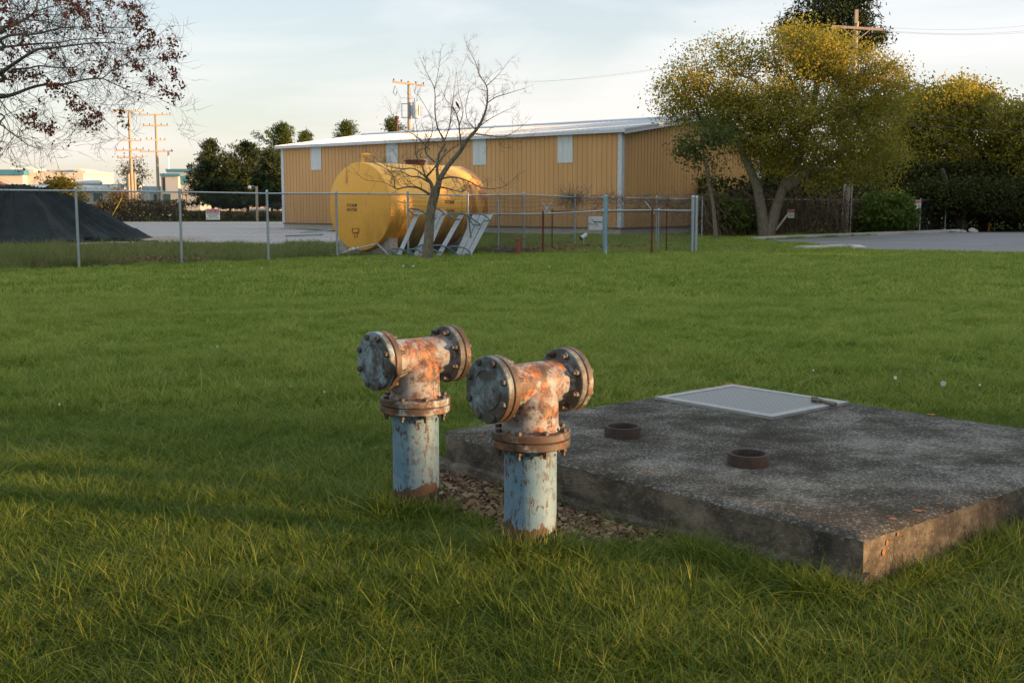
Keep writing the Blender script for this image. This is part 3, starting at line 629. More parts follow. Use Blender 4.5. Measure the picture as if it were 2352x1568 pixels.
# ------------------------------------------------------------------ yellow storage building
Fc, Bu, Bv, BL, BW = BX; EZ, RZ = 5.24, 6.28
def building():
    root = empty('storage_building', Fc, 0, 'long tan yellow steel storage building with white trim and low gable roof', 'building')
    def wallprof(o, d, L_, z0, zf, name, nrm):
        mb = MB(); pts = []; t = 0; k = 0
        while t < L_ - .02:
            pts += [(t, 0), (min(t + .255, L_), 0)]
            if t + .30 < L_: pts += [(t + .262, -.022), (t + .296, -.022)]
            t += .305; k += 1
        pts.append((L_, 0)); vs_ = []
        for t, dep in pts: q = o + d * t + nrm * dep; vs_ += [(q.x, q.y, z0), (q.x, q.y, zf(t))]
        mb.add(vs_, [(2 * i, 2 * i + 2, 2 * i + 3, 2 * i + 1) for i in range(len(pts) - 1)]); return mb.build(name, M['wall'], root, fix=False)
    o0 = Vector((0, 0, 0)); nF = -Bv; nG = -Bu
    zg = lambda t: EZ + (RZ - EZ) * (1 - abs(t - BW / 2) / (BW / 2))
    wallprof(o0, Bu, BL, .38, lambda t: EZ, 'wall', nF); wallprof(o0, Bv, BW, .38, zg, 'wall', nG)
    wallprof(Bv * BW, Bu, BL, .38, lambda t: EZ, 'wall', Bv); wallprof(Bu * BL, Bv, BW, .38, zg, 'wall', Bu)
    fd = MB(); c = Bu * BL / 2 + Bv * BW / 2; ang = math.atan2(Bu.y, Bu.x)
    fd.box((c.x, c.y, .17), (BL - .1, BW - .1, .5), ang); fd.build('foundation', M['conc'], root)
    # roof with ribs
    rf = MB(); ov = .35; ev = .25
    def rp(t, s, dz=0):   # t along length, s across (0..BW)
        z = EZ + (RZ - EZ) * (1 - abs(s - BW / 2) / (BW / 2)); q = Bu * t + Bv * s; return Vector((q.x, q.y, z + .05 + dz))
    for s0, s1 in ((-ev, BW / 2), (BW / 2, BW + ev)):
        rf.quad(rp(-ov, s0), rp(BL + ov, s0), rp(BL + ov, s1), rp(-ov, s1))
    n = int(BL / .305)
    for i in range(n + 1):
        t = -ov + .08 + i * .305 * (BL + 2 * ov - .16) / (n * .305)
        for s0, s1 in ((-ev - .01, BW / 2), (BW / 2, BW + ev + .01)):
            w = .03; a, b_, c_, d_ = rp(t - w, s0, .002), rp(t + w, s0, .002), rp(t + w, s1, .002), rp(t - w, s1, .002); h = Vector((0, 0, .035))
            rf.add([a, b_, c_, d_, a + h + Bu * .01, b_ + h - Bu * .01, c_ + h - Bu * .01, d_ + h + Bu * .01], [(4, 5, 6, 7), (0, 1, 5, 4), (2, 3, 7, 6), (1, 2, 6, 5), (3, 0, 4, 7)])
    rf.build('roof', M['roof'], root)
    rc = MB(); rc.tube([rp(-ov, BW / 2, .03), rp(BL + ov, BW / 2, .03)], .09, 6); rc.build('ridge_cap', M['roof'], root)
    # eave gutter/fascia, rake trims, corner trims
    fa = MB()
    for s in (-ev + .03, BW + ev - .03):
        z = EZ + (RZ - EZ) * (1 - abs(s - BW / 2) / (BW / 2)) - .03; c = Bu * BL / 2 + Bv * s; fa.box((c.x, c.y, z), (BL + 2 * ov - .02, .12, .14), ang)
        c = Bu * BL / 2 + Bv * (s / 2 if s < 1 else (s + BW) / 2); fa.box((c.x, c.y, z - .06), (BL, abs(s if s < 1 else s - BW) , .03), ang)
    fa.build('eave_fascia', M['white'], root)
    for t in (-ov + .02, BL + ov - .02):
        rk = MB()
        for s0, s1 in ((-ev, BW / 2), (BW / 2, BW + ev)):
            a, b_ = rp(t, s0), rp(t, s1); d = (b_ - a); x_ = d.normalized(); y_ = Bu; z_ = x_.cross(y_)
            if z_.z < 0: z_ = -z_
            Mx = Matrix((x_, y_, z_)).transposed(); c = (a + b_) / 2 - z_ * .12
            rk.box(c, (d.length, .07, .2), mat=Mx); rk.box(c + z_ * .12 - Bu * (.03 if t < 0 else -.03), (d.length, .05, .09), mat=Mx)
        sg = 1 if t < 0 else -1
        for s0, s1 in ((-ev, BW / 2), (BW / 2, BW + ev)):
            a, b_ = rp(t, s0, -.14), rp(t, s1, -.14); rk.quad(a, b_, b_ + Bu * sg * ov, a + Bu * sg * ov)
        rk.build('rake_trim', M['white'], root)
    for (t, s) in ((0, 0), (BL, 0), (0, BW), (BL, BW)):
        ct = MB(); q = Bu * (t - .10 * (1 if t else -1)) + Bv * (s + (.012 if s else -.012)); ct.box((q.x, q.y, (EZ + .38) / 2), (.24, .03, EZ - .38), ang)
        q = Bu * (t + (.012 if t else -.012)) + Bv * (s - .10 * (1 if s else -1)); ct.box((q.x, q.y, (EZ + .38) / 2), (.03, .24, EZ - .38), ang); ct.build('corner_trim', M['white'], root)
    # white skylight panels under the eave
    def wall_t(px_, py_):
        r = Vector(ray(px_, py_)); o = Vector((0, 0, 1.5)); nn = Bv; tt = (Fc - o).dot(nn) / r.dot(nn); q = o + r * tt; return (q - Fc).dot(Bu), q.z
    for (xa, xb, yt, yb) in ((714, 738, 338, 390.5), (888, 914, 330, 375), (1087, 1117, 318, 379), (1281, 1316, 311, 374)):
        t1, _ = wall_t(xa, (yt + yb) / 2); t0, _ = wall_t(xb, (yt + yb) / 2); _, zb = wall_t((xa + xb) / 2, yb); mb = MB(); k = 0; t = t0; vs_ = []
        m_ = int((t1 - t0) / .06)
        for i in range(m_ + 1):
            t = t0 + (t1 - t0) * i / m_; q = Bu * t - Bv * (.02 + (.018 if i % 2 else 0)); vs_ += [(q.x, q.y, zb), (q.x, q.y, EZ - .02)]
        mb.add(vs_, [(2 * i, 2 * i + 2, 2 * i + 3, 2 * i + 1) for i in range(m_)]); mb.build('skylight_panel', M['panel'], root)
    # sill drip strip
    dr = MB(); c = Bu * BL / 2 - Bv * .01; dr.box((c.x, c.y, .37), (BL, .05, .05), ang); c = Bv * BW / 2 - Bu * .01; dr.box((c.x, c.y, .37), (.05, BW, .05), ang); dr.build('base_strip', plain('dark_base_strip', (.10, .07, .04)), root)
building()

# ------------------------------------------------------------------ storm water tank and cradles
def tank():
    m, nt, N, L, B = newmat('yellow_tank_paint'); v = coords(N, L, 'Object'); vs_ = coords(N, L, 'Object', (1, 1, .30))
    base = ramp(N, L, noise(N, L, v, .7, 4), [(.3, (.80, .385, .045)), (.7, (.86, .43, .055))])
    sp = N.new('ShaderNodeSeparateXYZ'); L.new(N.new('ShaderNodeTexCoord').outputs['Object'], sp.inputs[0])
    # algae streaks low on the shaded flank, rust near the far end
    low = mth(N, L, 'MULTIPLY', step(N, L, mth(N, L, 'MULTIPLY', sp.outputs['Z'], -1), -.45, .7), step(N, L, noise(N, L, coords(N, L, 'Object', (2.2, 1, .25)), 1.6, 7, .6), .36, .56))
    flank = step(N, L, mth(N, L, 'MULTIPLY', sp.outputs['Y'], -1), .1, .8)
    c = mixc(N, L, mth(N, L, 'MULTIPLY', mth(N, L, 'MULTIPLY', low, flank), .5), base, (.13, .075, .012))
    ru = noise(N, L, vs_, 1.5, 9, .68); far = ramp(N, L, mth(N, L, 'MULTIPLY', sp.outputs['X'], .22), [(.30, (.0, .0, .0)), (.95, (.14, .14, .14))])
    rm = step(N, L, mth(N, L, 'ADD', ru, far), .605, .67); c = mixc(N, L, mth(N, L, 'MULTIPLY', rm, .85), c, (.42, .10, .015))
    L.new(c, B.inputs['Base Color']); B.inputs['Roughness'].default_value = .5; bump(N, L, noise(N, L, v, 6, 5), .1, .01, B)
    az = R(38); ax = Vector((math.sin(az), math.cos(az), 0)); r = 1.34; L_ = 4.55
    root = empty('storm_water_tank', (-4.66, 35.0, 1.465), math.atan2(ax.y, ax.x), 'large horizontal yellow storm water tank with rust streaks on concrete saddles', 'tank')
    X = Vector((1, 0, 0)); mb = MB()
    mb.lathe([(.01, 0), (r - .03, .0), (r - .008, .008), (r, .03), (r, L_ * .34)], X, n=96, caps=False)
    mb.lathe([(r, L_ * .34), (r, L_ * .67), (r, L_ - .05), (r * .97, L_ + .08), (r * .85, L_ + .2), (r * .6, L_ + .3), (.01, L_ + .35)], X, n=96, caps=False)
    mb.build('tank_shell', m, root, smooth=True, ang=25)
    se = MB()
    for s in (.34, .67): se.lathe([(r, L_ * s - .015), (r + .004, L_ * s - .01), (r + .004, L_ * s + .01), (r, L_ * s + .015)], X, n=96, caps=False)
    se.build('weld_seam', m, root, smooth=True)
    vp = MB(); o = Vector((.28, .12, r - .02)); vp.tube([o, o + Vector((0, 0, .30))], .04, 10); vp.tube([o + Vector((0, 0, .26)), o + Vector((.16, -.22, .26)), o + Vector((.2, -.27, .24))], .045, 10); vp.build('vent_pipe', m, root, smooth=True)
    hm = MB(); hm.lathe([(.30, -.1), (.30, .10), (.36, .11), (.36, .14), (.02, .17)], (0, 0, 1), (2.5, 0, r), 28, caps=False); hm.build('manhole', M['rust'], root, smooth=True, fix=True)
    wp = MB(); wp.lathe([(.05, 0), (.05, .14), (.13, .15), (.02, .20)], (0, 0, 1), (3.0, 0, r - .02), 16, caps=False); wp.build('vent_cap', M['white'], root, smooth=True)
    dk = nmat('dark_rust_frame', [(.3, (.16, .06, .01)), (.7, (.30, .13, .02))], 10, 5, .8)
    # stencilled letters on the end face (seen from outside, -x)
    Mt = Matrix(((0, 0, -1, 0), (-1, 0, 0, 0), (0, 1, 0, 0), (0, 0, 0, 1)))
    for s_, zz in (('STORM', .035), ('WATER', -.10)):
        text_mesh(s_, .135, M['black'], 'lettering', root, Matrix.Translation((-.004, .33, zz)) @ Mt, .003, 1.12, .92)
    # faint lettering on the flank
    for s_, aa in (('STORM', R(6)), ('WATER', R(-6))):
        d = Vector((0, -math.cos(aa), math.sin(aa))); up = Vector((0, math.sin(aa), math.cos(aa))); Mx = Matrix(((1, up.x, d.x, 0), (0, up.y, d.y, 0), (0, up.z, d.z, 0), (0, 0, 0, 1)))
        text_mesh(s_, .15, dk, 'lettering', root, Matrix.Translation(Vector((2.65, 0, 0)) + d * (r + .006)) @ Mx, .004, 1.1, .82)
    br = MB()
    for (y_, z_, sy, sz) in ((0, -.66, .29, .012), (-.14, -.72, .012, .13), (.14, -.72, .012, .13), (0, -.79, .30, .03), (-.06, -.86, .012, .12), (.06, -.86, .012, .12), (0, -.925, .13, .012)): br.box((-.008, y_ + .18, z_), (.02, sy, sz))
    br.build('drain_bracket', dk, root)
    # cradles: separate concrete saddles
    for k, (t, lb) in enumerate(((.34, 'pale concrete saddle under the near end of the yellow tank'), (3.75, 'pale concrete saddle under the far end of the yellow tank'))):
        q = Vector((-4.66, 35, 0)) + ax * t; nn = 28; hw = 1.12 if k == 0 else 1.25; w = .3; vv = []; top = []
        for i in range(nn + 1):
            y_ = -hw + 2 * hw * i / nn; zc = 1.465 - math.sqrt(max((r + .015) ** 2 - y_ * y_, .01)); top.append((y_, min(zc if abs(y_) < .93 else .52, .52)))
        for x_ in (-w / 2, w / 2):
            vv += [(x_, y_, z_) for y_, z_ in top]; vv += [(x_, y_, -.1) for y_, z_ in top]
        m_ = nn + 1; fs = []
        for i in range(nn):
            fs += [(i, i + 1, m_ + i + 1, m_ + i), (2 * m_ + i + 1, 2 * m_ + i, 3 * m_ + i, 3 * m_ + i + 1), (i, 2 * m_ + i, 2 * m_ + i + 1, i + 1)]
        fs += [(0, m_, 3 * m_, 2 * m_), (nn, 2 * m_ + nn, 3 * m_ + nn, m_ + nn)]
        c = MB(); c.add(vv, fs); o = c.build('concrete_saddle', M['conc'], fix=True); o.location = q; o.rotation_euler = (0, 0, math.atan2(ax.y, ax.x)); tag(o, lb, 'saddle', 'concrete saddles under the tank')
tank()

# ------------------------------------------------------------------ fences
def meshfill(mb, a, b, z0a, z0b, h, sp=.072, rw=.0028):
    d = (b - a); L_ = d.length; u = d / L_; n = Vector((-u.y, u.x, 0))
    def seg(t0, z0, t1, z1, off):
        p = a + u * t0; q = a + u * t1; p = Vector((p.x, p.y, z0a + (z0b - z0a) * t0 / L_ + z0)) + n * off; q = Vector((q.x, q.y, z0a + (z0b - z0a) * t1 / L_ + z1)) + n * off
        dd = (q - p).normalized(); w = dd.cross(n) * rw; m_ = n * rw
        mb.add([p - w, p + w * .6 + m_, p + w * .6 - m_, q - w, q + w * .6 + m_, q + w * .6 - m_], [(0, 1, 4, 3), (1, 2, 5, 4), (2, 0, 3, 5)])
    for s in (1, -1):
        k = -h
        while k < L_ + h:
            t0, t1 = k, k + s * h; z0, z1 = 0, h
            lo, hi = (t0, t1) if s > 0 else (t1, t0)
            if hi > 0 and lo < L_:
                def cl(t, z):
                    if t < 0: z += (0 - t) * (1 if s > 0 else -1) ; t = 0
                    if t > L_: z += (L_ - t) * (1 if s > 0 else -1) if s > 0 else (t - L_); t = L_
                    return t, z
                A_ = cl(t0, z0); B_ = cl(t1, z1)
                if s < 0:
                    A_ = (t0, z0) if t0 <= L_ else (L_, t0 - L_); B_ = (t1, z1) if t1 >= 0 else (0, t0)
                if 0 <= A_[1] <= h + .01 and 0 <= B_[1] <= h + .01: seg(A_[0], A_[1], B_[0], B_[1], .004 * s)
            k += sp
def fence(pts, hts, label, group=None, post_r=.03, rail_r=.021, rail=True, posts=None, post_mats=None, post_rs=None, post_top=.06, barb=0, mesh=True, name='chain_link_fence', railm=None):
    o = Vector((pts[0].x, pts[0].y, 0)); root = empty(name, o, 0, label, 'fence', group); loc = [Vector((p.x, p.y, 0)) - o for p in pts]
    for i, p in enumerate(loc):
        if posts is not None and not posts[i]: continue
        m_ = (post_mats[i] if post_mats else None) or M['galv']; r_ = (post_rs[i] if post_rs else None) or post_r; h = hts[i] + post_top; mb = MB()
        mb.tube([(p.x, p.y, -.1), (p.x, p.y, h - .01)], r_, 12); mb.lathe([(r_ * 1.12, h - .03), (r_ * 1.12, h), (r_ * .7, h + .03), (.002, h + .045)], (0, 0, 1), (p.x, p.y, 0), 12)
        for zz in (.3, .8, 1.3): mb.lathe([(r_ + .004, min(zz, h) - .012), (r_ + .004, min(zz, h) + .012)], (0, 0, 1), (p.x, p.y, 0), 12)
        mb.build('post', m_, root, smooth=True)
    if rail:
        rb = MB()
        for i in range(len(loc) - 1): rb.tube([loc[i] + Vector((0, 0, hts[i])), loc[i + 1] + Vector((0, 0, hts[i + 1]))], rail_r, 8)
        rb.build('top_rail', railm or M['galv'], root, smooth=True)
    if mesh:
        mm = MB()
        for i in range(len(loc) - 1): hh = (hts[i] + hts[i + 1]) / 2 - .04; meshfill(mm, loc[i], loc[i + 1], .04 + (hts[i] - (hts[i] + hts[i + 1]) / 2), .04 + (hts[i + 1] - (hts[i] + hts[i + 1]) / 2), hh)
        mm.build('wire_mesh', M['wire'], root)
    if barb:
        bb = MB()
        for k in range(barb):
            for i in range(len(loc) - 1):
                a = loc[i] + Vector((0, 0, hts[i] + .12 + k * .125)); b = loc[i + 1] + Vector((0, 0, hts[i + 1] + .12 + k * .125)); n = 12; P = []
                for j in range(n + 1): t = j / n; q = a.lerp(b, t); q.z -= .05 * math.sin(math.pi * t) * (1 + .6 * math.sin(k * 2.1 + i)); P.append(q)
                bb.tube(P, .004, 4)
                for j in range(n * 2):
                    t = (j + .5) / (n * 2); q = a.lerp(b, t); q.z -= .05 * math.sin(math.pi * t) * (1 + .6 * math.sin(k * 2.1 + i)); bb.tube([q + Vector((0, 0, -.018)), q + Vector((0, 0, .018))], .003, 3)
        bb.build('barbed_wire', M['rust'], root)
    return root
main = FP + [G(1203, 573), G(1320, 563.5), G(1507, 560), G(1590, 559)]
mh = [1.86] + [V(x_, y_, G(x_, yb).y).z for x_, y_, yb in ((182, 438.5, 618), (418, 441, 608), (617, 444.5, 602), (775, 444.5, 592.5), (938, 446, 590), (1075, 449, 588), (1203, 447.5, 573), (1320, 453, 563.5), (1507, 456, 560), (1590, 457, 559))]
fence(main, mh, 'long galvanised chain link fence bordering the lawn in front of the yellow tank', post_r=.032)
low = [G(945, 590.5) + Vector((0, .35, 0)), G(1145, 581), G(1247, 585), G(1390, 587), G(1497, 585), G(1590, 583.5)]
lh = [V(945, 491, low[0].y).z, V(1145, 492, low[1].y).z, V(1247, 491, low[2].y).z, V(1390, 484, low[3].y).z, V(1497, 483, low[4].y).z, V(1590, 484, low[5].y).z]
lowf = fence(low, lh, 'lower chain link enclosure fence topped with rusty barbed wire', posts=[0, 1, 1, 1, 1, 1], post_mats=[None, None, M['rust'], M['galv_blue'], M['rust'], M['galv']], post_rs=[None, .032, .035, .062, .035, .05], barb=4)
for ch in lowf.children:       # tall end posts
    if ch.name.startswith('post'):
        xs = [v_.co.x for v_ in ch.data.vertices]; cx = (min(xs) + max(xs)) / 2 + low[0].x
        if abs(cx - low[3].x) < .2 or abs(cx - low[5].x) < .2 or abs(cx - low[1].x) < .2:
            tz = 1.78
            for v_ in ch.data.vertices:
                if v_.co.z > lh[3] - .05: v_.co.z += tz - (lh[3] + .06)
def arm(p, dx, dy, mat_):
    mb = MB(); o = Vector((p.x, p.y, 0)) - Vector((low[0].x, low[0].y, 0)); mb.tube([o + Vector((0, 0, 1.26)), o + Vector((dx, dy, 1.62))], .022, 6); mb.build('barb_arm', mat_, lowf)
arm(low[2], .30, -.05, M['galv']); arm(low[2] + Vector((.22, .3, 0)), -.26, .05, M['galv']); arm(low[4] + Vector((.05, 0, 0)), -.28, 0, M['galv'])
# short side run joining the two fences at the right corner and the second inner run of posts
fence([G(1598, 583.5), Vector(((G(1598, 583.5) + G(1600, 559)) / 2)), G(1600, 559)], [1.70, 1.74, 1.78], 'short side run of chain link fence at the right corner of the enclosure', post_r=.035, post_rs=[.05, .035, .035])
inner = [G(1268, 575), G(1385, 572), G(1512, 578), G(1530, 584)]
fence(inner, [1.3, 1.3, 1.32, 1.32], 'inner enclosure fence of thin rusty posts and a rusty rail', post_r=.024, post_mats=[M['rust'], None, M['galv'], M['rust']], mesh=False, railm=M['rust'])
rear = [G(1612, 546), G(1740, 541), G(1900, 537), G(2060, 534), G(2112, 533), G(2170, 532), G(2284, 530), G(2420, 529)]
fence(rear, [1.8] * 8, 'dim chain link fence under the trees behind the parking lot', post_r=.035)

def sign(pos, rz, w, h, label, lines_top, lines_low, head=.36):
    root = empty('warning_sign', pos, rz, label, 'sign')
    mb = MB(); mb.box((0, 0, 0), (w, .006, h)); mb.build('panel', plain('sign_white', (.72, .72, .70), .4, var=.04), root)
    red = MB(); red.box((0, -.005, h / 2 - h * head / 2 - h * .03), (w * .92, .004, h * head)); red.build('red_header', plain('sign_red', (.52, .03, .03), .4, var=.1), root)
    Mt = Matrix(((1, 0, 0, 0), (0, 0, -1, 0), (0, 1, 0, 0), (0, 0, 0, 1)))
    for s_, z_, sz in lines_top: text_mesh(s_, sz, M['white'], 'lettering', root, Matrix.Translation((0, -.008, z_)) @ Mt, .001)
    for s_, z_, sz in lines_low: text_mesh(s_, sz, M['black'], 'lettering', root, Matrix.Translation((0, -.0045, z_)) @ Mt, .001)
    if w > .3:
        for s in (-1, 1): bb = MB(); bb.box((s * w * .32, -.0085, h * .5 - h * .30), (w * .2, .003, h * .05)); bb.build('bar', M['white'], root)
    return root
a_, b_ = G(418, 608), G(617, 602); d_ = (b_ - a_); u_ = d_.normalized(); t_ = (489.5 - 418) / (617 - 418); q_ = a_.lerp(b_, t_)
q_ = Vector((q_.x, q_.y, V(489.5, 492, q_.y).z)) + Vector((u_.y, -u_.x, 0)) * .03
sign(q_, math.atan2(u_.y, u_.x), .37, .28, 'white and red restricted area sign on the chain link fence', [('RESTRICTED', .093, .062), ('AREA', .045, .055)], [('AUTHORIZED', -.005, .05), ('PERSONNEL', -.055, .045), ('BEYOND THIS POINT', -.105, .036)])
q_ = V(1817, 491, 56.8)
sign(q_, 0, .32, .42, 'small red and white sign between the tree and vine thicket', [('NO', .1, .12)], [('PARKING', -.08, .06)])
q_ = V(2108, 470, 63.6)
sign(q_, 0, .34, .44, 'small red and white sign on the dim fence behind the parking lot', [('NO', .1, .12)], [('TRESPASSING', -.08, .045)])

# ------------------------------------------------------------------ picnic tables stood on end against the fence
def picnic(seat, top, label, three, loops_b, loops_t):
    """seat/top: (x_bottom_left,x_bottom_right,yb,x_top_left,x_top_right,yt) measured in picture units"""
    Y0 = 32.35; ox = (seat[0] + top[1]) / 2; o = G(ox, 592); o.z = 0; root = empty('picnic_table', o, 0, label, 'picnic table', 'picnic tables stood on end against the fence')
    def pt(x_, y_, dy=0): return V(x_, y_, o.y + dy) - o
    def plank(x0, x1, yb, x2, x3, yt, dy, name, n=1):
        for k in range(n):
            mb = MB(); a = pt(x0 + (x1 - x0) * k / n + (1.7 if k else 0), yb, dy); b = pt(x0 + (x1 - x0) * (k + 1) / n, yb, dy); c = pt(x2 + (x3 - x2) * (k + 1) / n, yt, dy + .25); d = pt(x2 + (x3 - x2) * k / n + (1.7 if k else 0), yt, dy + .25)
            a.z = b.z = max(min(a.z, .0), -.05); w = Vector((0, .04, 0)); mb.add([a, b, c, d, a + w, b + w, c + w, d + w], [(0, 1, 2, 3), (7, 6, 5, 4), (0, 4, 5, 1), (2, 6, 7, 3), (1, 5, 6, 2), (0, 3, 7, 4)]); mb.build(name, M['plank'], root)
    plank(*seat, -.28, 'seat_plank'); plank(*top, .10, 'tabletop_plank', three)
    for loops in (loops_b, loops_t):
        for lp in loops:
            P = [pt(x_, y_, dy) for x_, y_, dy in lp]
            # smooth the loop
            Q = []
            for i in range(len(P) - 1):
                p0, p1, p2, p3 = P[max(i - 1, 0)], P[i], P[i + 1], P[min(i + 2, len(P) - 1)]
                for j in range(5):
                    t = j / 5; Q.append(.5 * ((2 * p1) + (p2 - p0) * t + (2 * p0 - 5 * p1 + 4 * p2 - p3) * t * t + (3 * p1 - p0 - 3 * p2 + p3) * t ** 3))
            Q.append(P[-1]); mb = MB(); mb.tube(Q, .021, 8); mb.build('tube_leg', M['tube'], root, smooth=True)
def Z2(x_, y_): return ((930 + x_ / 7.84) / 1.063, (480 + y_ / 7.84) / 1.063)   # close-up reading to picture units
def lp(pts): return [(*Z2(x_, y_), d) for x_, y_, d in pts]
def six(a, b, yb, c, d, yt): x0, y0 = Z2(a, yb); x1, _ = Z2(b, yb); x2, y2 = Z2(c, yt); x3, _ = Z2(d, yt); return (x0, x1, y0, x2, x3, y2)
picnic(six(265, 350, 1195, 670, 760, 290), six(590, 870, 1195, 1010, 1265, 275), 'grey plank picnic table on end, left one partly behind the bare tree trunk', 3,
       [lp([(375, 1115, -.32), (300, 1110, -.34), (205, 1050, -.36), (185, 1010, -.36), (240, 995, -.34), (370, 1000, -.30), (480, 1055, -.25), (600, 1150, -.15), (650, 1205, -.05)]), lp([(790, 1080, 0), (700, 1020, -.05), (560, 1005, -.1), (530, 1030, -.1), (620, 1110, -.1), (740, 1200, -.05)]), lp([(560, 1040, .1), (700, 960, .1), (800, 915, .1)])],
       [lp([(710, 350, -.1), (640, 345, -.1), (560, 285, -.1), (535, 245, -.1), (610, 230, -.08), (720, 250, -.05), (820, 300, 0), (930, 370, .05), (1060, 430, .1)]), lp([(1000, 235, .1), (1080, 225, .1), (1150, 270, .1), (1215, 335, .12), (1160, 360, .12)])])
picnic(six(1015, 1110, 1195, 1490, 1590, 350), six(1390, 1690, 1195, 1760, 2145, 345), 'grey plank picnic table on end, right one beside the tank end', 3,
       [lp([(1165, 1060, -.3), (1080, 1055, -.3), (1000, 1015, -.3), (975, 960, -.3), (1010, 935, -.3), (1180, 940, -.28), (1300, 985, -.2), (1420, 1080, -.1), (1560, 1175, 0)]), lp([(1600, 1100, 0), (1700, 1105, 0), (1700, 1060, 0), (1600, 985, 0), (1470, 960, 0), (1330, 955, 0), (1310, 985, 0), (1390, 1165, 0), (1560, 1170, 0)])],
       [lp([(1520, 435, -.15), (1440, 430, -.15), (1330, 380, -.15), (1300, 330, -.15), (1360, 315, -.12), (1560, 325, -.1), (1680, 380, 0), (1900, 540, .1), (1740, 530, .1)]), lp([(1960, 465, .1), (2070, 460, .1), (2060, 420, .1), (1960, 350, .1), (1850, 335, .1), (1690, 335, .1), (1660, 370, .1), (1740, 510, .1)]), lp([(1680, 400, .05), (1700, 600, .05), (1730, 790, .05)])])

# ------------------------------------------------------------------ bare tree: measured limbs with random twigs
def twigs(mb, p, d, r, ln, depth, rr, spread=.6, up=.25):
    n = 4; P = [p]; q = p.copy(); dd = d.copy()
    for i in range(n):
        dd = (dd + Vector((rr.gauss(0, .22), rr.gauss(0, .22), rr.gauss(0, .18) + up * .12))).normalized(); q = q + dd * ln / n; P.append(q.copy())
    rad = [r * (1 - .75 * i / n) for i in range(n + 1)]; mb.tube(P, rad, 4 if r < .008 else 5, cap=False)
    if depth > 0:
        for k in range(rr.choice((2, 3, 3, 4))):
            t = rr.uniform(.25, .98); i = min(int(t * n), n - 1); s = P[i].lerp(P[i + 1], t * n - i)
            ax = (P[i + 1] - P[i]).normalized(); side = ax.cross(Vector((rr.gauss(0, 1), rr.gauss(0, 1), rr.gauss(0, 1)))).normalized()
            nd = (ax * .75 + side * rr.uniform(.4, 1.0) * spread * 1.3 + Vector((0, 0, up * .4))).normalized()
            twigs(mb, s, nd, max(r * .62, .0024), ln * rr.uniform(.45, .8), depth - 1, rr, spread, up)
    return P
def limb(mb, tw, pts, rr, tln, tdepth, every, tr, n=8, up=.25, spread=.7, skip=0):
    P = [Vector(p[:3]) for p in pts]; rad = [p[3] for p in pts]; Q = []; RQ = []
    for i in range(len(P) - 1):
        p0, p1, p2, p3 = P[max(i - 1, 0)], P[i], P[i + 1], P[min(i + 2, len(P) - 1)]
        for j in range(4):
            t = j / 4; Q.append(.5 * ((2 * p1) + (p2 - p0) * t + (2 * p0 - 5 * p1 + 4 * p2 - p3) * t * t + (3 * p1 - p0 - 3 * p2 + p3) * t ** 3)); RQ.append(rad[i] + (rad[i + 1] - rad[i]) * t)
    Q.append(P[-1]); RQ.append(rad[-1]); mb.tube(Q, RQ, n)
    L_ = sum((Q[i + 1] - Q[i]).length for i in range(len(Q) - 1)); m_ = int(L_ / every)
    for k in range(m_):
        t = skip + (1 - skip) * (k + rr.uniform(.2, .8)) / m_; f = t * (len(Q) - 1); i = min(int(f), len(Q) - 2); s = Q[i].lerp(Q[i + 1], f - i); ax = (Q[i + 1] - Q[i]).normalized()
        side = ax.cross(Vector((rr.gauss(0, 1), rr.gauss(0, 1), rr.gauss(0, 1)))).normalized(); nd = (ax * .55 + side + Vector((0, 0, up))).normalized()
        twigs(tw, s, nd, min(tr, RQ[i] * .6), tln * rr.uniform(.5, 1.2), tdepth, rr, spread, up)
    twigs(tw, Q[-1], (Q[-1] - Q[-2]).normalized(), RQ[-1] * .8, tln * .7, max(tdepth - 1, 0), rr, spread, up)
    return Q
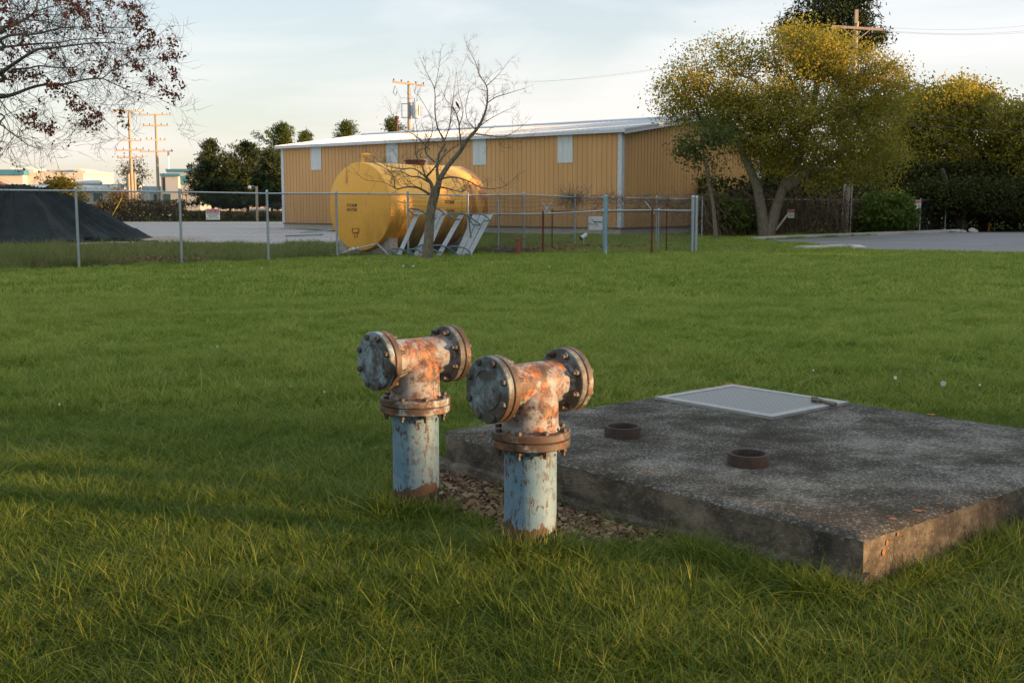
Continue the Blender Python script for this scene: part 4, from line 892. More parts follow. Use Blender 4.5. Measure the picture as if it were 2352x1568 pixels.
def bare_tree():
    rr = random.Random(3); Y = G(985, 597).y; base = G(985, 597)
    def T(x_, y_): return ((900 + x_ / 2.9025) / 1.063, (100 + y_ / 2.9025) / 1.063)
    root = empty('bare_tree', base, 0, 'leafless small tree with spreading bare branches in front of the yellow tank', 'tree')
    def L3(pts, dy0=0, dy1=0):
        out = []; n = len(pts)
        for i, (x_, y_, w) in enumerate(pts):
            px_, py_ = T(x_, y_); q = V(px_, py_, Y + dy0 + (dy1 - dy0) * i / (n - 1)) - base; out.append((q.x, q.y, q.z, max(w / 2.9025 / 2778 * Y / 2 * 1.0, .006)))
        return out
    tk = MB(); tw = MB(); lb = MB()
    t1 = L3([(408, 1570, 100), (415, 1530, 84), (425, 1420, 72), (432, 1300, 66), (448, 1180, 62), (478, 1080, 50), (500, 990, 42)]); limb(tk, tw, t1, rr, .3, 0, 9, .01, 14)
    t2 = L3([(430, 1230, 50), (440, 1150, 42), (455, 1070, 34), (440, 1005, 24), (405, 965, 20)], 0, -.1); limb(tk, tw, t2, rr, .3, 1, 2, .01, 10)
    tk.build('trunk', M['bark'], root, smooth=True, ang=180)
    LS = [([(498, 990, 40), (560, 890, 35), (650, 780, 30), (700, 700, 26), (780, 610, 19), (830, 490, 14), (842, 400, 12), (835, 320, 9), (790, 250, 7), (760, 160, 5), (720, 80, 4), (690, 10, 2)], 0, .3),
          ([(842, 440, 8), (900, 400, 7), (980, 375, 5), (1060, 350, 3), (1115, 335, 2)], .3, .6), ([(835, 320, 7), (890, 270, 5), (940, 215, 3), (1000, 135, 2)], .3, .5),
          ([(760, 660, 11), (850, 670, 9), (950, 680, 6), (1040, 640, 4), (1100, 590, 2)], .2, .6), ([(950, 680, 5), (1060, 690, 3), (1150, 695, 2)], .5, .8),
          ([(520, 975, 15), (600, 965, 12), (700, 990, 9), (800, 1040, 7), (900, 1045, 5), (980, 1020, 3), (1050, 960, 2)], 0, -.8), ([(470, 1025, 12), (560, 1045, 9), (670, 1068, 6), (700, 1010, 3)], 0, -.9),
          ([(492, 985, 26), (485, 900, 20), (500, 800, 16), (540, 720, 12), (490, 620, 11), (470, 500, 9), (468, 350, 7), (420, 240, 4), (375, 145, 2)], 0, .5), ([(468, 340, 6), (495, 210, 4), (510, 75, 2)], .4, .5),
          ([(540, 700, 9), (575, 600, 8), (585, 500, 6), (600, 400, 4), (615, 280, 2)], .1, -.3), ([(660, 770, 14), (645, 650, 11), (635, 560, 8), (600, 470, 6), (540, 400, 4), (570, 260, 2)], 0, -.5), ([(640, 600, 7), (670, 500, 5), (640, 380, 3), (625, 250, 2)], -.3, -.6),
          ([(405, 965, 16), (440, 930, 14), (480, 880, 10), (560, 790, 7), (700, 690, 4), (800, 560, 2)], -.1, -.9), ([(430, 1085, 20), (350, 1040, 15), (270, 1035, 11), (190, 1045, 8), (178, 960, 6), (110, 900, 4), (20, 860, 2)], 0, -.7),
          ([(425, 1000, 14), (360, 965, 11), (300, 960, 9), (230, 925, 7), (150, 920, 5), (60, 870, 3), (-60, 810, 2)], 0, .5), ([(405, 965, 12), (375, 880, 10), (330, 790, 7), (345, 660, 5), (330, 560, 2)], 0, -.4),
          ([(405, 965, 12), (320, 905, 9), (230, 905, 6), (120, 880, 4), (10, 800, 2)], -.1, .7), ([(430, 770, 8), (400, 740, 8), (330, 670, 6), (260, 635, 4), (180, 570, 3), (155, 480, 2)], .1, .4), ([(470, 860, 14), (410, 800, 11), (405, 740, 9), (450, 650, 6), (440, 540, 3), (350, 380, 2)], .1, .3),
          ([(190, 1045, 6), (100, 1000, 4), (-20, 985, 3), (-90, 930, 2)], -.6, -1.0), ([(350, 1040, 6), (250, 960, 4), (190, 800, 3), (150, 760, 2)], -.3, -.2), ([(700, 700, 12), (760, 640, 8), (700, 560, 6), (690, 450, 4), (720, 330, 2)], 0, .8), ([(780, 610, 8), (850, 560, 5), (920, 520, 4), (980, 490, 2)], .2, .9)]
    for pts, d0, d1 in LS: limb(lb, tw, L3(pts, d0, d1), rr, .42, 2, .17, .009, 7, skip=.10)
    lb.build('limbs', M['bark'], root, smooth=True, ang=180); tw.build('twigs', M['twig'], root)
    # perched dark bird
    p = V(*T(628, 452), Y - .2); bd = empty('bird', p, 0, 'small dark bird perched high in the bare tree', 'bird')
    mb = MB(); mb.tube([(.07, 0, -.13), (.05, 0, -.09), (.025, 0, -.03), (-.005, 0, .02), (-.02, 0, .05), (-.032, 0, .072), (-.05, 0, .078)], [.006, .014, .032, .035, .022, .018, .004], 10); mb.build('body', M['black'], bd, smooth=True)
    wg = MB(); wg.tube([(.07, -.02, -.10), (.03, -.03, -.03), (.0, -.028, .03)], [.004, .016, .008], 6); wg.build('wing', M['insul'], bd, smooth=True)
bare_tree()

# ------------------------------------------------------------------ red leaved maple reaching in from the left
def maple():
    rr = random.Random(11); Y0 = 14.0; base = Vector((-9.6, 14.2, 0)); k = 4.127
    root = empty('red_maple', base, 0, 'spreading maple with grey limbs and sparse dark red young leaves', 'tree')
    def T(x_, y_): return ((x_ / k) / 1.063, (y_ / k) / 1.063)
    tk = MB(); lb = MB(); tw = MB(); tips = []
    tk.tube([(0, 0, -.2), (0, 0, .3), (.05, 0, 1.5), (.1, 0, 2.6), (.1, 0, 3.6), (.05, .1, 5.5), (0, .2, 7.5)], [.36, .27, .23, .21, .17, .12, .04], 14)
    fork = [Vector((.12, 0, 2.3)), Vector((.12, 0, 3.0)), Vector((.1, 0, 3.7)), Vector((.08, 0, 4.6))]
    def L3(pts, d0, d1, root_i=None):
        out = []
        if root_i is not None: f_ = fork[root_i]; out.append((f_.x, f_.y, f_.z, pts[0][2] / k / 2778 * Y0 * .7))
        n = len(pts)
        for i, (x_, y_, w) in enumerate(pts):
            a, b = T(x_, y_); q = V(a, b, Y0 + d0 + (d1 - d0) * i / (n - 1)) - base; out.append((q.x, q.y, q.z, max(w / k / 2778 * Y0 / 2, .0022)))
        return out
    LS = [([(-200, 1000, 50), (0, 980, 42), (130, 955, 36), (300, 890, 30), (450, 855, 26), (640, 850, 22), (800, 815, 18), (950, 790, 15), (1030, 790, 13), (1120, 720, 11), (1250, 650, 9), (1400, 600, 7), (1520, 590, 5), (1700, 600, 3)], 0, 1.0, 0),
          ([(1030, 790, 10), (1180, 860, 9), (1370, 930, 7), (1560, 975, 5), (1650, 1020, 3), (1760, 1075, 2)], .6, 1.3, None), ([(600, 855, 12), (720, 915, 10), (830, 1010, 8), (950, 1110, 6), (1080, 1230, 5), (1230, 1360, 4), (1310, 1400, 2)], .4, -.8, None),
          ([(-200, 830, 50), (0, 730, 40), (100, 670, 36), (220, 590, 30), (380, 500, 26), (560, 480, 20), (800, 450, 16), (1000, 430, 12), (1200, 440, 8), (1330, 470, 4)], 0, -1.2, 1), ([(120, 700, 22), (280, 690, 20), (400, 665, 16), (550, 680, 14), (740, 680, 11), (850, 620, 8), (980, 615, 6), (1130, 700, 4)], 0, .9, None),
          ([(740, 680, 8), (900, 720, 7), (1130, 770, 4), (1350, 790, 2)], .6, .2, None), ([(-200, 520, 35), (0, 480, 28), (200, 460, 22), (400, 440, 18), (600, 430, 15), (750, 400, 11), (1000, 390, 7), (1200, 410, 4), (1500, 480, 2)], .5, 1.6, 1),
          ([(-200, 500, 35), (0, 400, 32), (120, 355, 26), (350, 345, 20), (500, 310, 17), (640, 280, 14), (900, 275, 10), (1280, 280, 6), (1400, 260, 3)], 0, -.9, 2), ([(-200, 330, 45), (0, 285, 40), (130, 255, 34), (260, 190, 28), (350, 120, 22), (380, 20, 14), (420, -120, 8)], 0, .5, 2),
          ([(260, 200, 13), (400, 210, 10), (600, 240, 8), (800, 280, 5), (1100, 330, 2)], .3, 1.2, None), ([(-200, 1150, 20), (0, 1250, 16), (100, 1330, 12), (200, 1400, 10), (300, 1470, 8), (420, 1500, 5), (600, 1505, 2)], 0, -1.0, 0),
          ([(0, 1010, 14), (60, 1090, 10), (170, 1200, 7), (300, 1300, 4), (500, 1330, 2)], 0, -.6, None), ([(280, 930, 7), (400, 1010, 5), (500, 1130, 4), (640, 1280, 3), (850, 1310, 2)], .2, .8, None), ([(450, 400, 10), (470, 300, 8), (600, 150, 6), (720, 20, 4), (800, -80, 2)], .5, .2, None),
          ([(-200, 60, 25), (0, 90, 16), (150, 130, 12), (400, 150, 8), (700, 140, 6), (1000, 110, 4), (1250, 120, 2)], 0, 1.4, 3), ([(350, 120, 12), (560, 60, 9), (800, 30, 6), (1050, 10, 3), (1250, -20, 2)], .2, -.8, None), ([(900, 275, 7), (1050, 200, 5), (1250, 140, 3), (1380, 130, 2)], -.4, .2, None),
          ([(1250, 650, 6), (1400, 700, 4), (1550, 760, 3), (1700, 800, 2)], .6, 0, None), ([(1000, 430, 7), (1200, 500, 5), (1400, 440, 4), (1600, 400, 2)], -.6, .2, None), ([(500, 310, 8), (650, 380, 6), (900, 450, 4), (1100, 560, 2)], -.2, .8, None), ([(640, 850, 8), (850, 900, 5), (950, 960, 3), (1050, 1020, 2)], .5, 1.1, None)]
    LV = []
    for pts, d0, d1, ri in LS:
        P = L3(pts, d0, d1, ri); Q = limb(lb, tw, P, rr, .50, 2, .17, .0055, 7, up=.12, spread=.8, skip=.12)
    tk.build('trunk', M['maple_bark'], root, smooth=True); lb.build('limbs', M['maple_bark'], root, smooth=True, ang=180); two = tw.build('twigs', M['maple_bark'], root)
    # leaf clumps on random twig vertices, denser towards the outer edge
    vs_ = np.array(tw.v); cl = []
    cam_l = np.array([0, 0, 1.5]) - np.array(base)
    d = vs_ - cam_l; depth = d[:, 1] * cp_ - d[:, 2] * sp_; px_ = 1176 + d[:, 0] / depth * F; py_ = 784 - (d[:, 1] * sp_ + d[:, 2] * cp_) / depth * F
    # measured clump centres (close-up units) and their sizes
    CL = [(690, 40, 110), (860, 110, 90), (1010, 130, 70), (1100, 30, 60), (870, 230, 60), (1330, 110, 90), (1400, 210, 80), (1430, 290, 90), (1010, 300, 50), (680, 140, 50), (1450, 430, 90), (1570, 400, 90), (1740, 430, 60), (1310, 540, 60), (1170, 650, 50), (1000, 640, 60), (960, 720, 70), (740, 720, 40), (1400, 680, 90), (1200, 790, 50), (1520, 780, 60), (1530, 840, 40), (1680, 600, 60), (1750, 790, 30), (1820, 860, 35), (1750, 990, 70), (150, 740, 90), (350, 790, 90), (80, 800, 70), (60, 670, 50), (530, 850, 80), (580, 930, 80), (730, 1000, 60), (740, 1110, 80), (900, 1200, 60), (1020, 1180, 80), (1210, 1150, 40), (1240, 1230, 50), (960, 1290, 50), (280, 1180, 90), (500, 1250, 60), (530, 1310, 60), (390, 1290, 60), (330, 1140, 60), (200, 310, 60), (380, 300, 50), (100, 230, 90), (40, 150, 70), (50, 40, 60), (330, 170, 40), (580, 20, 60), (1250, 40, 40), (90, 540, 50), (790, 545, 40), (630, 630, 35), (520, 560, 30), (850, 1100, 40), (1730, 530, 40), (1850, 545, 25), (1650, 880, 40), (250, 460, 50), (1740, 700, 30), (1800, 590, 30), (860, 1240, 30)]
    idx = np.arange(len(vs_)); good = []
    for (cx, cy, rd) in CL:
        a, b = T(cx, cy); rr_ = rd / k / 1.063; dd = np.hypot(px_ - a, py_ - b); c = idx[dd < rr_ * .9]
        if len(c): good += list(rng.choice(c, min(len(c), int(4 + rd * rd / 700)), replace=False))
    far_ = idx[rng.uniform(0, 1, len(idx)) < .002]; good += list(far_)
    C = vs_[good]; n = 5; C = np.repeat(C, n, 0) + rng.normal(0, .028, (len(C) * n, 3)); LVs = leafquads(C, .014, .030, rng, droop=.6)
    np_mesh('leaves', LVs, 4, leafmat('red_leaves', (.06, .014, .010), (.15, .035, .018), (.26, .09, .025), .45), root)
def leafquads(C, s0, s1, r, droop=0, asp=.6):
    n = len(C); s = r.uniform(s0, s1, (n, 1)); a = r.normal(0, 1, (n, 3)); a[:, 2] -= droop; a /= np.linalg.norm(a, axis=1, keepdims=True)
    b = np.cross(a, r.normal(0, 1, (n, 3))); b /= np.linalg.norm(b, axis=1, keepdims=True); w = b * s * asp; l = a * s
    return np.stack([C - l, C - l * .1 + w, C + l, C - l * .1 - w], 1).reshape(-1, 3)
maple()

# ------------------------------------------------------------------ leafy trees from crown volumes
def crown_tree(name, base, blobs, label, leafm, barkm, n_clust, per, lsize, crad, trunks=None, trunk_r=.25, seed=0, group=None, cat='tree', flat=1.0, shell=.5, limb_r=1.0, droop=.2, asp=.55):
    """blobs: list of (centre, (rx,ry,rz), weight) in world space"""
    r = np.random.default_rng(seed); root = empty(name, base, 0, label, cat, group); b0 = np.array(base)
    W = np.array([b[2] for b in blobs], float); W /= W.sum(); C = []
    for (c, rad, w), ww in zip(blobs, W):
        m_ = max(3, int(n_clust * ww)); d = r.normal(0, 1, (m_, 3)); d /= np.linalg.norm(d, axis=1, keepdims=True); q = r.uniform(0, 1, (m_, 1)) ** (1 / 3 * (1 - shell) + .12 * shell)
        q *= 1 + r.normal(0, .07, (m_, 1)); C.append(np.array(c) + d * q * np.array(rad))
    C = np.concatenate(C) - b0; C[:, 2] = np.maximum(C[:, 2], .15)
    # branching: connect every clump to the nearest node nearer to the trunk
    trunks = trunks or [[(0, 0, -.1), (0, 0, max(C[:, 2].mean() * .6, .5))]]
    nodes = []; par = []; 
    for t in trunks:
        t = [np.array(p, float) for p in t]; prev = -1
        for i in range(len(t) - 1):
            for j in range(4): nodes.append(t[i] + (t[i + 1] - t[i]) * j / 4); par.append(prev); prev = len(nodes) - 1
        nodes.append(t[-1]); par.append(prev)
    nt_ = len(nodes); top = np.mean([np.array(t[-1]) for t in trunks], 0); order = np.argsort(np.linalg.norm(C - top, axis=1)); arr = np.zeros((nt_ + 2 * len(C) + 5, 3)); arr[:nt_] = nodes; cnt = nt_; tipn = []
    ok_from = np.zeros(len(arr), bool); ok_from[:nt_] = [p[2] > .35 * top[2] for p in nodes]; pr = list(par)
    for i in order:
        d = np.linalg.norm(arr[:cnt] - C[i], axis=1) + np.maximum(0, arr[:cnt, 2] - C[i][2]) * .8 + 1e3 * (~ok_from[:cnt]); j = int(np.argmin(d)); p = arr[j]
        mid = (p + C[i]) / 2 + r.normal(0, .08, 3) * np.linalg.norm(C[i] - p) + np.array([0, 0, .06 * np.linalg.norm(C[i] - p)])
        arr[cnt] = mid; pr.append(j); ok_from[cnt] = True; arr[cnt + 1] = C[i]; pr.append(cnt); ok_from[cnt + 1] = True; tipn.append(cnt + 1); cnt += 2
    wgt = np.zeros(cnt); wgt[tipn] = 1
    for i in range(cnt - 1, nt_ - 1, -1): wgt[pr[i]] += wgt[i]
    for i in range(nt_ - 1, -1, -1):
        if pr[i] >= 0: wgt[pr[i]] = max(wgt[pr[i]], wgt[i] + (wgt[pr[i]] if False else 0))
    mx = max(wgt.max(), 1); rad = trunk_r * limb_r * np.sqrt(np.maximum(wgt, .6) / mx) * .75
    bm_ = MB()
    for i in range(nt_, cnt):
        ra, rb2 = min(rad[pr[i]], rad[i] * 1.5), rad[i]; bm_.tube([arr[pr[i]], arr[i]], [max(ra, .006), max(rb2 * .8, .005)], 5 if ra > .03 else 3, cap=False)
    tm = MB()
    for t in trunks:
        n = len(t); Q = []; RR = []
        for i in range(n): Q.append(Vector(t[i])); f = i / (n - 1); RR.append(trunk_r * (1.15 if i == 0 else 1) * (1 - .5 * f))
        tm.tube(Q, RR, 12)
    tm.build('trunk', barkm, root, smooth=True); bm_.build('branches', barkm, root)
    n = len(C); LC = np.repeat(C, per, 0); LC = LC + r.normal(0, 1, LC.shape) * np.array([crad, crad, crad * .75 * flat]) * r.uniform(.6, 1.3, (n, 1)).repeat(per, 0)
    LC[:, 2] = np.maximum(LC[:, 2], .05)
    np_mesh('crown', leafquads(LC, lsize * .6, lsize * 1.35, r, droop, asp), 4, leafm, root)
    return root
def blob(px_, py_, rx, ry, Y, w, dy=0, ry3=None):
    c = V(px_, py_, Y + dy); return (tuple(c), (PX(Y, rx), ry3 or PX(Y, (rx + ry) / 2), PX(Y, ry)), w)
M['willow'] = leafmat('spring_leaves', (.12, .14, .028), (.24, .235, .036), (.52, .34, .045), .52)
M['green'] = leafmat('green_leaves', (.035, .055, .012), (.065, .095, .02), (.12, .14, .035), .38)
M['pine'] = leafmat('pine_needles', (.014, .024, .010), (.028, .042, .016), (.055, .07, .024), .15, .7)
M['ever'] = leafmat('evergreen_leaves', (.018, .022, .007), (.035, .042, .010), (.06, .062, .016), .2, .8)
M['bush'] = leafmat('shrub_leaves', (.05, .085, .012), (.085, .13, .02), (.14, .18, .04), .35)
YB = 54.3
bs = G(1762, 545); bs = Vector((bs.x, YB, 0))
def rel(px_, py_, Y, b): q = V(px_, py_, Y) - b; return (q.x, q.y, q.z)
crown_tree('willow_tree', bs, [blob(1620, 175, 85, 80, YB, .09), blob(1560, 215, 62, 70, YB, .07), blob(1700, 130, 60, 45, YB, .05), blob(1840, 120, 105, 62, YB, .17), blob(1930, 150, 90, 60, YB, .12), blob(2020, 215, 62, 85, YB, .10), blob(1800, 260, 160, 105, YB, .30, 0, 3.6), blob(1950, 310, 120, 100, YB, .22), blob(1690, 280, 90, 75, YB, .13), blob(1880, 385, 130, 50, YB, .14), blob(2010, 380, 70, 60, YB, .07), blob(1640, 255, 90, 40, YB, .06), blob(1760, 360, 60, 50, YB, .05), blob(1790, 270, 90, 90, YB, .16)],
           'large spreading tree with golden lit top right of the yellow building', M['willow'], M['bark'], 1050, 88, .060, .36,
           trunks=[[rel(1756, 545, YB, bs), rel(1748, 480, YB, bs), rel(1740, 430, YB, bs), rel(1716, 372, YB, bs), rel(1690, 300, YB, bs), rel(1640, 220, YB, bs)], [rel(1764, 545, YB, bs), rel(1782, 480, YB, bs), rel(1800, 430, YB, bs), rel(1832, 372, YB, bs), rel(1860, 280, YB, bs), rel(1880, 180, YB, bs)], [rel(1800, 430, YB, bs), rel(1870, 390, YB, bs), rel(1960, 330, YB, bs)]],
           trunk_r=.27, seed=5, shell=.35)
b2 = Vector((G(1640, 560).x * 1.02, 50.5, 0)); b2.x = V(1640, 480, 50.5).x
crown_tree('small_tree', b2, [blob(1612, 330, 58, 52, 50.5, .5), blob(1580, 345, 40, 32, 50.5, .15), blob(1650, 300, 45, 45, 50.5, .25), blob(1620, 400, 50, 35, 50.5, .1)], 'thin young tree with pale trunk before the gable wall', M['green'], M['bark'], 100, 24, .075, .28,
           trunks=[[rel(1645, 548, 50.5, b2), rel(1638, 470, 50.5, b2), rel(1628, 420, 50.5, b2), rel(1618, 370, 50.5, b2), rel(1612, 310, 50.5, b2)]], trunk_r=.085, seed=6, shell=.2)
YP = 80.0
def conifer(base, H, Rr, label, seed, mat_=None, n_w=14, sparse=1.0, lean=0, name='pine_tree', group=None, z0=.18, leaf=.16, per=34, cat='pine tree'):
    r = np.random.default_rng(seed); root = empty(name, base, 0, label, cat, group); tm = MB(); tm.tube([(0, 0, -.1), (.02 * H * lean, 0, H * .5), (.04 * H * lean, 0, H * .97)], [H * .022, H * .014, H * .003], 10); tm.build('trunk', M['bark2'], root, smooth=True)
    bm_ = MB(); C = []
    for i in range(n_w):
        f = i / (n_w - 1); z = H * (z0 + (.98 - z0) * f); rad = Rr * (1 - f) ** .75 * (.75 + .25 * math.sin(i * 2.3 + seed)) + .04 * H * .3; nb = int(6 - 2 * f)
        for k in range(nb):
            a = r.uniform(0, 6.283); ln = rad * r.uniform(.65, 1.2); up = r.uniform(-.05, .35) + .5 * f; e = np.array([math.cos(a) * ln, math.sin(a) * ln, z + ln * up]); s = np.array([.03 * H * lean * f, 0, z])
            bm_.tube([s, (s + e) / 2 + np.array([0, 0, -.04 * ln]), e], [H * .005, H * .003, H * .0015], 4, cap=False)
            m_ = max(2, int(ln / (.045 * H)))
            for t in np.linspace(.35 if f < .9 else .2, 1, m_): C.append(s + (e - s) * t + r.normal(0, .012 * H, 3))
        C.append(np.array([0, 0, z]))
    for k in range(4): C.append(np.array([.03 * H * lean, 0, H * (.93 + .02 * k)]))
    bm_.build('branches', M['bark2'], root); C = np.array(C); C = C[r.uniform(0, 1, len(C)) < sparse]; n = len(C)
    LC = np.repeat(C, per, 0); LC = LC + r.normal(0, 1, LC.shape) * np.array([.030, .030, .022]) * H
    np_mesh('crown', leafquads(LC, leaf * .6, leaf * 1.4, r, -.3, .22), 4, mat_ or M['pine'], root); return root
# big pine behind the willow
pb = V(1925, 540, YP); pb.z = 0
crown_tree('pine_tree', pb, [blob(1900, 25, 62, 42, YP, .34), blob(1955, 45, 45, 45, YP, .2), blob(1822, 55, 26, 24, YP, .08), blob(1850, 95, 50, 35, YP, .15), blob(1990, 85, 30, 30, YP, .1), blob(2020, 85, 18, 12, YP, .03), blob(1900, 120, 90, 50, YP, .3), blob(2105, 235, 30, 40, YP, .08), blob(1970, -30, 50, 40, YP, .15), blob(2000, 250, 110, 90, YP, .5)], 'tall dark pine rising behind the golden topped tree', M['pine'], M['bark2'], 420, 60, .17, .40, trunks=[[(0, 0, 0), (0, 0, 6), (0, 0, 12), (-.3, 0, 15)]], trunk_r=.3, seed=8, asp=.25)
# trees over the right side
def rt(px_, Y, blobs, label, mat_, n, seed, per=60, ls=.10, cr=.5):
    b = V(px_, 540, Y); b.z = 0; crown_tree('broadleaf_tree', b, [blob(x_, y_, rx, ry, Y, w) for x_, y_, rx, ry, w in blobs], label, mat_, M['bark2'], n, per, ls, cr, trunks=[[(0, 0, 0), (.1, 0, 1.5), (.3, 0, 3.2)], [(0, .2, 0), (-.6, .2, 2.0), (-1.3, .1, 3.6)]], trunk_r=.2, seed=seed, group='trees behind the parking lot', shell=.4)
rt(2150, 72, [(2150, 260, 70, 60, .3), (2130, 340, 90, 70, .35), (2180, 415, 90, 50, .3), (2200, 225, 45, 30, .1)], 'bushy tree with golden crest right of the power pole', M['willow'], 420, 21)
rt(2260, 74, [(2235, 245, 55, 42, .2), (2260, 320, 85, 70, .35), (2270, 410, 100, 55, .35), (2215, 215, 35, 22, .08)], 'golden lit tree second from the right picture edge', M['willow'], 430, 22)
rt(2370, 70, [(2330, 275, 45, 38, .15), (2365, 330, 85, 80, .4), (2360, 425, 95, 60, .35), (2420, 280, 60, 60, .15)], 'tree cut off by the right picture edge above the asphalt', M['willow'], 430, 23)
rt(2050, 76, [(2040, 420, 90, 45, .4), (2060, 350, 70, 60, .3), (1960, 440, 80, 35, .3)], 'dark shaded tree behind the power pole', M['ever'], 420, 24, 60, .11, .5)
rt(2210, 66.5, [(2200, 455, 110, 32, .5), (2310, 460, 100, 36, .5), (2120, 450, 60, 28, .2)], 'low dark undergrowth tree leaning over the dim fence', M['ever'], 420, 25, 60, .095, .45)
rt(1850, 78, [(1840, 440, 90, 45, .5), (1780, 400, 60, 60, .3), (1930, 460, 70, 35, .3)], 'dark shaded tree behind the forked trunks', M['ever'], 400, 26, 60, .11, .5)
rt(2330, 82, [(2100, 440, 120, 60, .3), (2250, 430, 120, 60, .3), (2390, 420, 100, 80, .3)], 'deep shaded woodland tree farthest back on the right', M['ever'], 520, 27, 60, .15, .65)
# shrubs and vine thicket along the rear fence
def shrub(px_, py_, rx, ry, Y, label, mat_, n, seed, ls=.09, per=40):
    b = V(px_, 540, Y); b.z = 0; crown_tree('leafy_shrub', b, [blob(px_, py_, rx, ry, Y, 1), blob(px_ - rx * .4, py_ + ry * .3, rx * .6, ry * .6, Y, .4), blob(px_ + rx * .4, py_ + ry * .35, rx * .6, ry * .55, Y, .4)], label, mat_, M['bark2'], n, per, ls, .2, trunks=[[(0, 0, 0), (0, 0, .4)]], trunk_r=.04, seed=seed, group='shrubs on the rear fence', cat='shrub', shell=.3)
shrub(1680, 495, 45, 38, 55.2, 'green leafy vine shrub behind the right fence corner', M['bush'], 150, 31); shrub(1640, 470, 30, 22, 54.6, 'small green climber under the young pale trunk', M['bush'], 60, 35)
shrub(2035, 487, 72, 46, 61.5, 'dense green shrub right of the power pole', M['bush'], 260, 32)
shrub(1790, 500, 32, 38, 60.5, 'narrow green shrub behind the forked tree trunks', M['bush'], 90, 33); shrub(1715, 505, 25, 32, 56.5, 'green shrub left of the forked tree trunks', M['bush'], 70, 34)
def thicket():
    r = np.random.default_rng(44); mb = MB()
    for k in range(1500):
        t = r.uniform(0, 1); q = G(1605, 546).lerp(G(1990, 535), t); h = r.uniform(.3, 2.3); q = q + Vector((0, r.uniform(-.5, .3), 0)); x_, y_ = q.x, q.y; P = [Vector((x_, y_, h))]
        d = Vector((r.normal(0, .5), r.normal(0, .25), r.normal(-.3, .6)))
        for i in range(4): d = (d + Vector((r.normal(0, .4), r.normal(0, .2), -.25))).normalized(); p = P[-1] + d * .28; p.z = max(p.z, 0.02); P.append(p)
        mb.tube(P, r.uniform(.008, .018), 3, cap=False)
    o = mb.build('vine_thicket', nmat('dry_vines', [(.3, (.055, .036, .022)), (.7, (.16, .105, .065))], 3, 4, .95, bmp=0)); tag(o, 'brown tangle of dry vines hanging on the rear fence', 'vines', kind='stuff')
    mb = MB()      # dead vine along the top of the enclosure fence
    A = [G(1290, 563), G(1320, 563.5), G(1507, 560), G(1594, 559)]; hz = [1.82, 1.83, 1.79, 1.78]
    for k in range(620):
        f = r.uniform(0, 1) ** .75 * 3; i = min(int(f), 2); t = f - i; q = A[i].lerp(A[i + 1], t); z = hz[i] + (hz[i + 1] - hz[i]) * t - abs(r.normal(0, .16)) * (f / 3 * 1.9 + .25) + .06; P = [Vector((q.x, q.y + r.normal(0, .05), z))]; d = Vector((r.normal(0, 1), 0, r.normal(0, .3)))
        for j in range(4): d = (d + Vector((r.normal(0, .35), r.normal(0, .1), r.normal(0, .45) - .08))).normalized(); P.append(P[-1] + d * .14)
        mb.tube(P, r.uniform(.003, .009), 3, cap=False)
    o = mb.build('dead_vine', nmat('grey_dead_vine', [(.3, (.10, .08, .06)), (.7, (.24, .19, .14))], 3, 4, .95, bmp=0)); tag(o, 'grey dead vine tangled along the top of the enclosure fence', 'vines', kind='stuff')
thicket()

# ------------------------------------------------------------------ pines left of and behind the building
for i, (px_, top, Y, rad, lb) in enumerate(((490, 325, 122, 3.0, 'leftmost dark pine left of the yellow building'), (570, 328, 126, 2.9, 'second dark pine from the left beside the yellow building'), (625, 352, 118, 2.5, 'dark pine whose right side the yellow building hides'), (530, 372, 130, 2.6, 'shorter pine between the two tall pines'), (652, 288, 140, 3.2, 'tall pine rising over the left end of the yellow building'), (706, 305, 145, 2.0, 'pine tip over the roof nearest its left end'), (800, 282, 150, 2.6, 'round pine top over the middle left of the roof'), (903, 277, 150, 2.0, 'pine top just left of the transformer pole'))):
    b = V(px_, 505, Y); b.z = 0; H = V(px_, top, Y).z
    conifer(b, H, rad * (1.4 + .25 * math.sin(i * 2.1)), lb, 50 + i, M['pine'] if i < 4 else M['green'], n_w=18, leaf=.22, per=34, z0=.22 if i < 4 else .4, group='pines near the yellow building')  # pines over the roof take paler leaves, sunlight painted into their colour

# far-left trees and hedge
def lt(name, px_, Y, blobs, label, mat_, n, per, ls, cr, seed, tr=.12):
    b = V(px_, 500, Y); b.z = 0; crown_tree(name, b, [blob(x_, y_, rx, ry, Y, w) for x_, y_, rx, ry, w in blobs], label, mat_, M['maple_bark'], n, per, ls, cr, trunks=[[(0, 0, 0), (0, 0, 1.2), (.1, 0, 3.0)]], trunk_r=tr, seed=seed, shell=.3)
M['bud'] = leafmat('pale_buds', (.16, .10, .05), (.26, .18, .09), (.34, .27, .14), .4)
lt('budding_tree', 308, 124, [(308, 400, 26, 36, 1), (300, 440, 30, 20, .3)], 'slender budding tree behind the left power pole', M['bud'], 120, 14, .11, .5, 71)
lt('leafy_bush', 137, 100, [(138, 433, 28, 13, 1), (150, 452, 40, 16, .5)], 'rounded golden green bush beyond the covered pile', leafmat('golden_bush', (.09, .08, .012), (.16, .13, .02), (.22, .18, .03), .3), 160, 34, .14, .45, 72)
lt('leafy_bush', 285, 121, [(285, 462, 25, 22, 1), (268, 450, 15, 15, .4)], 'low orange brown bush left of the clustered poles', M['bud'], 90, 20, .14, .5, 73)
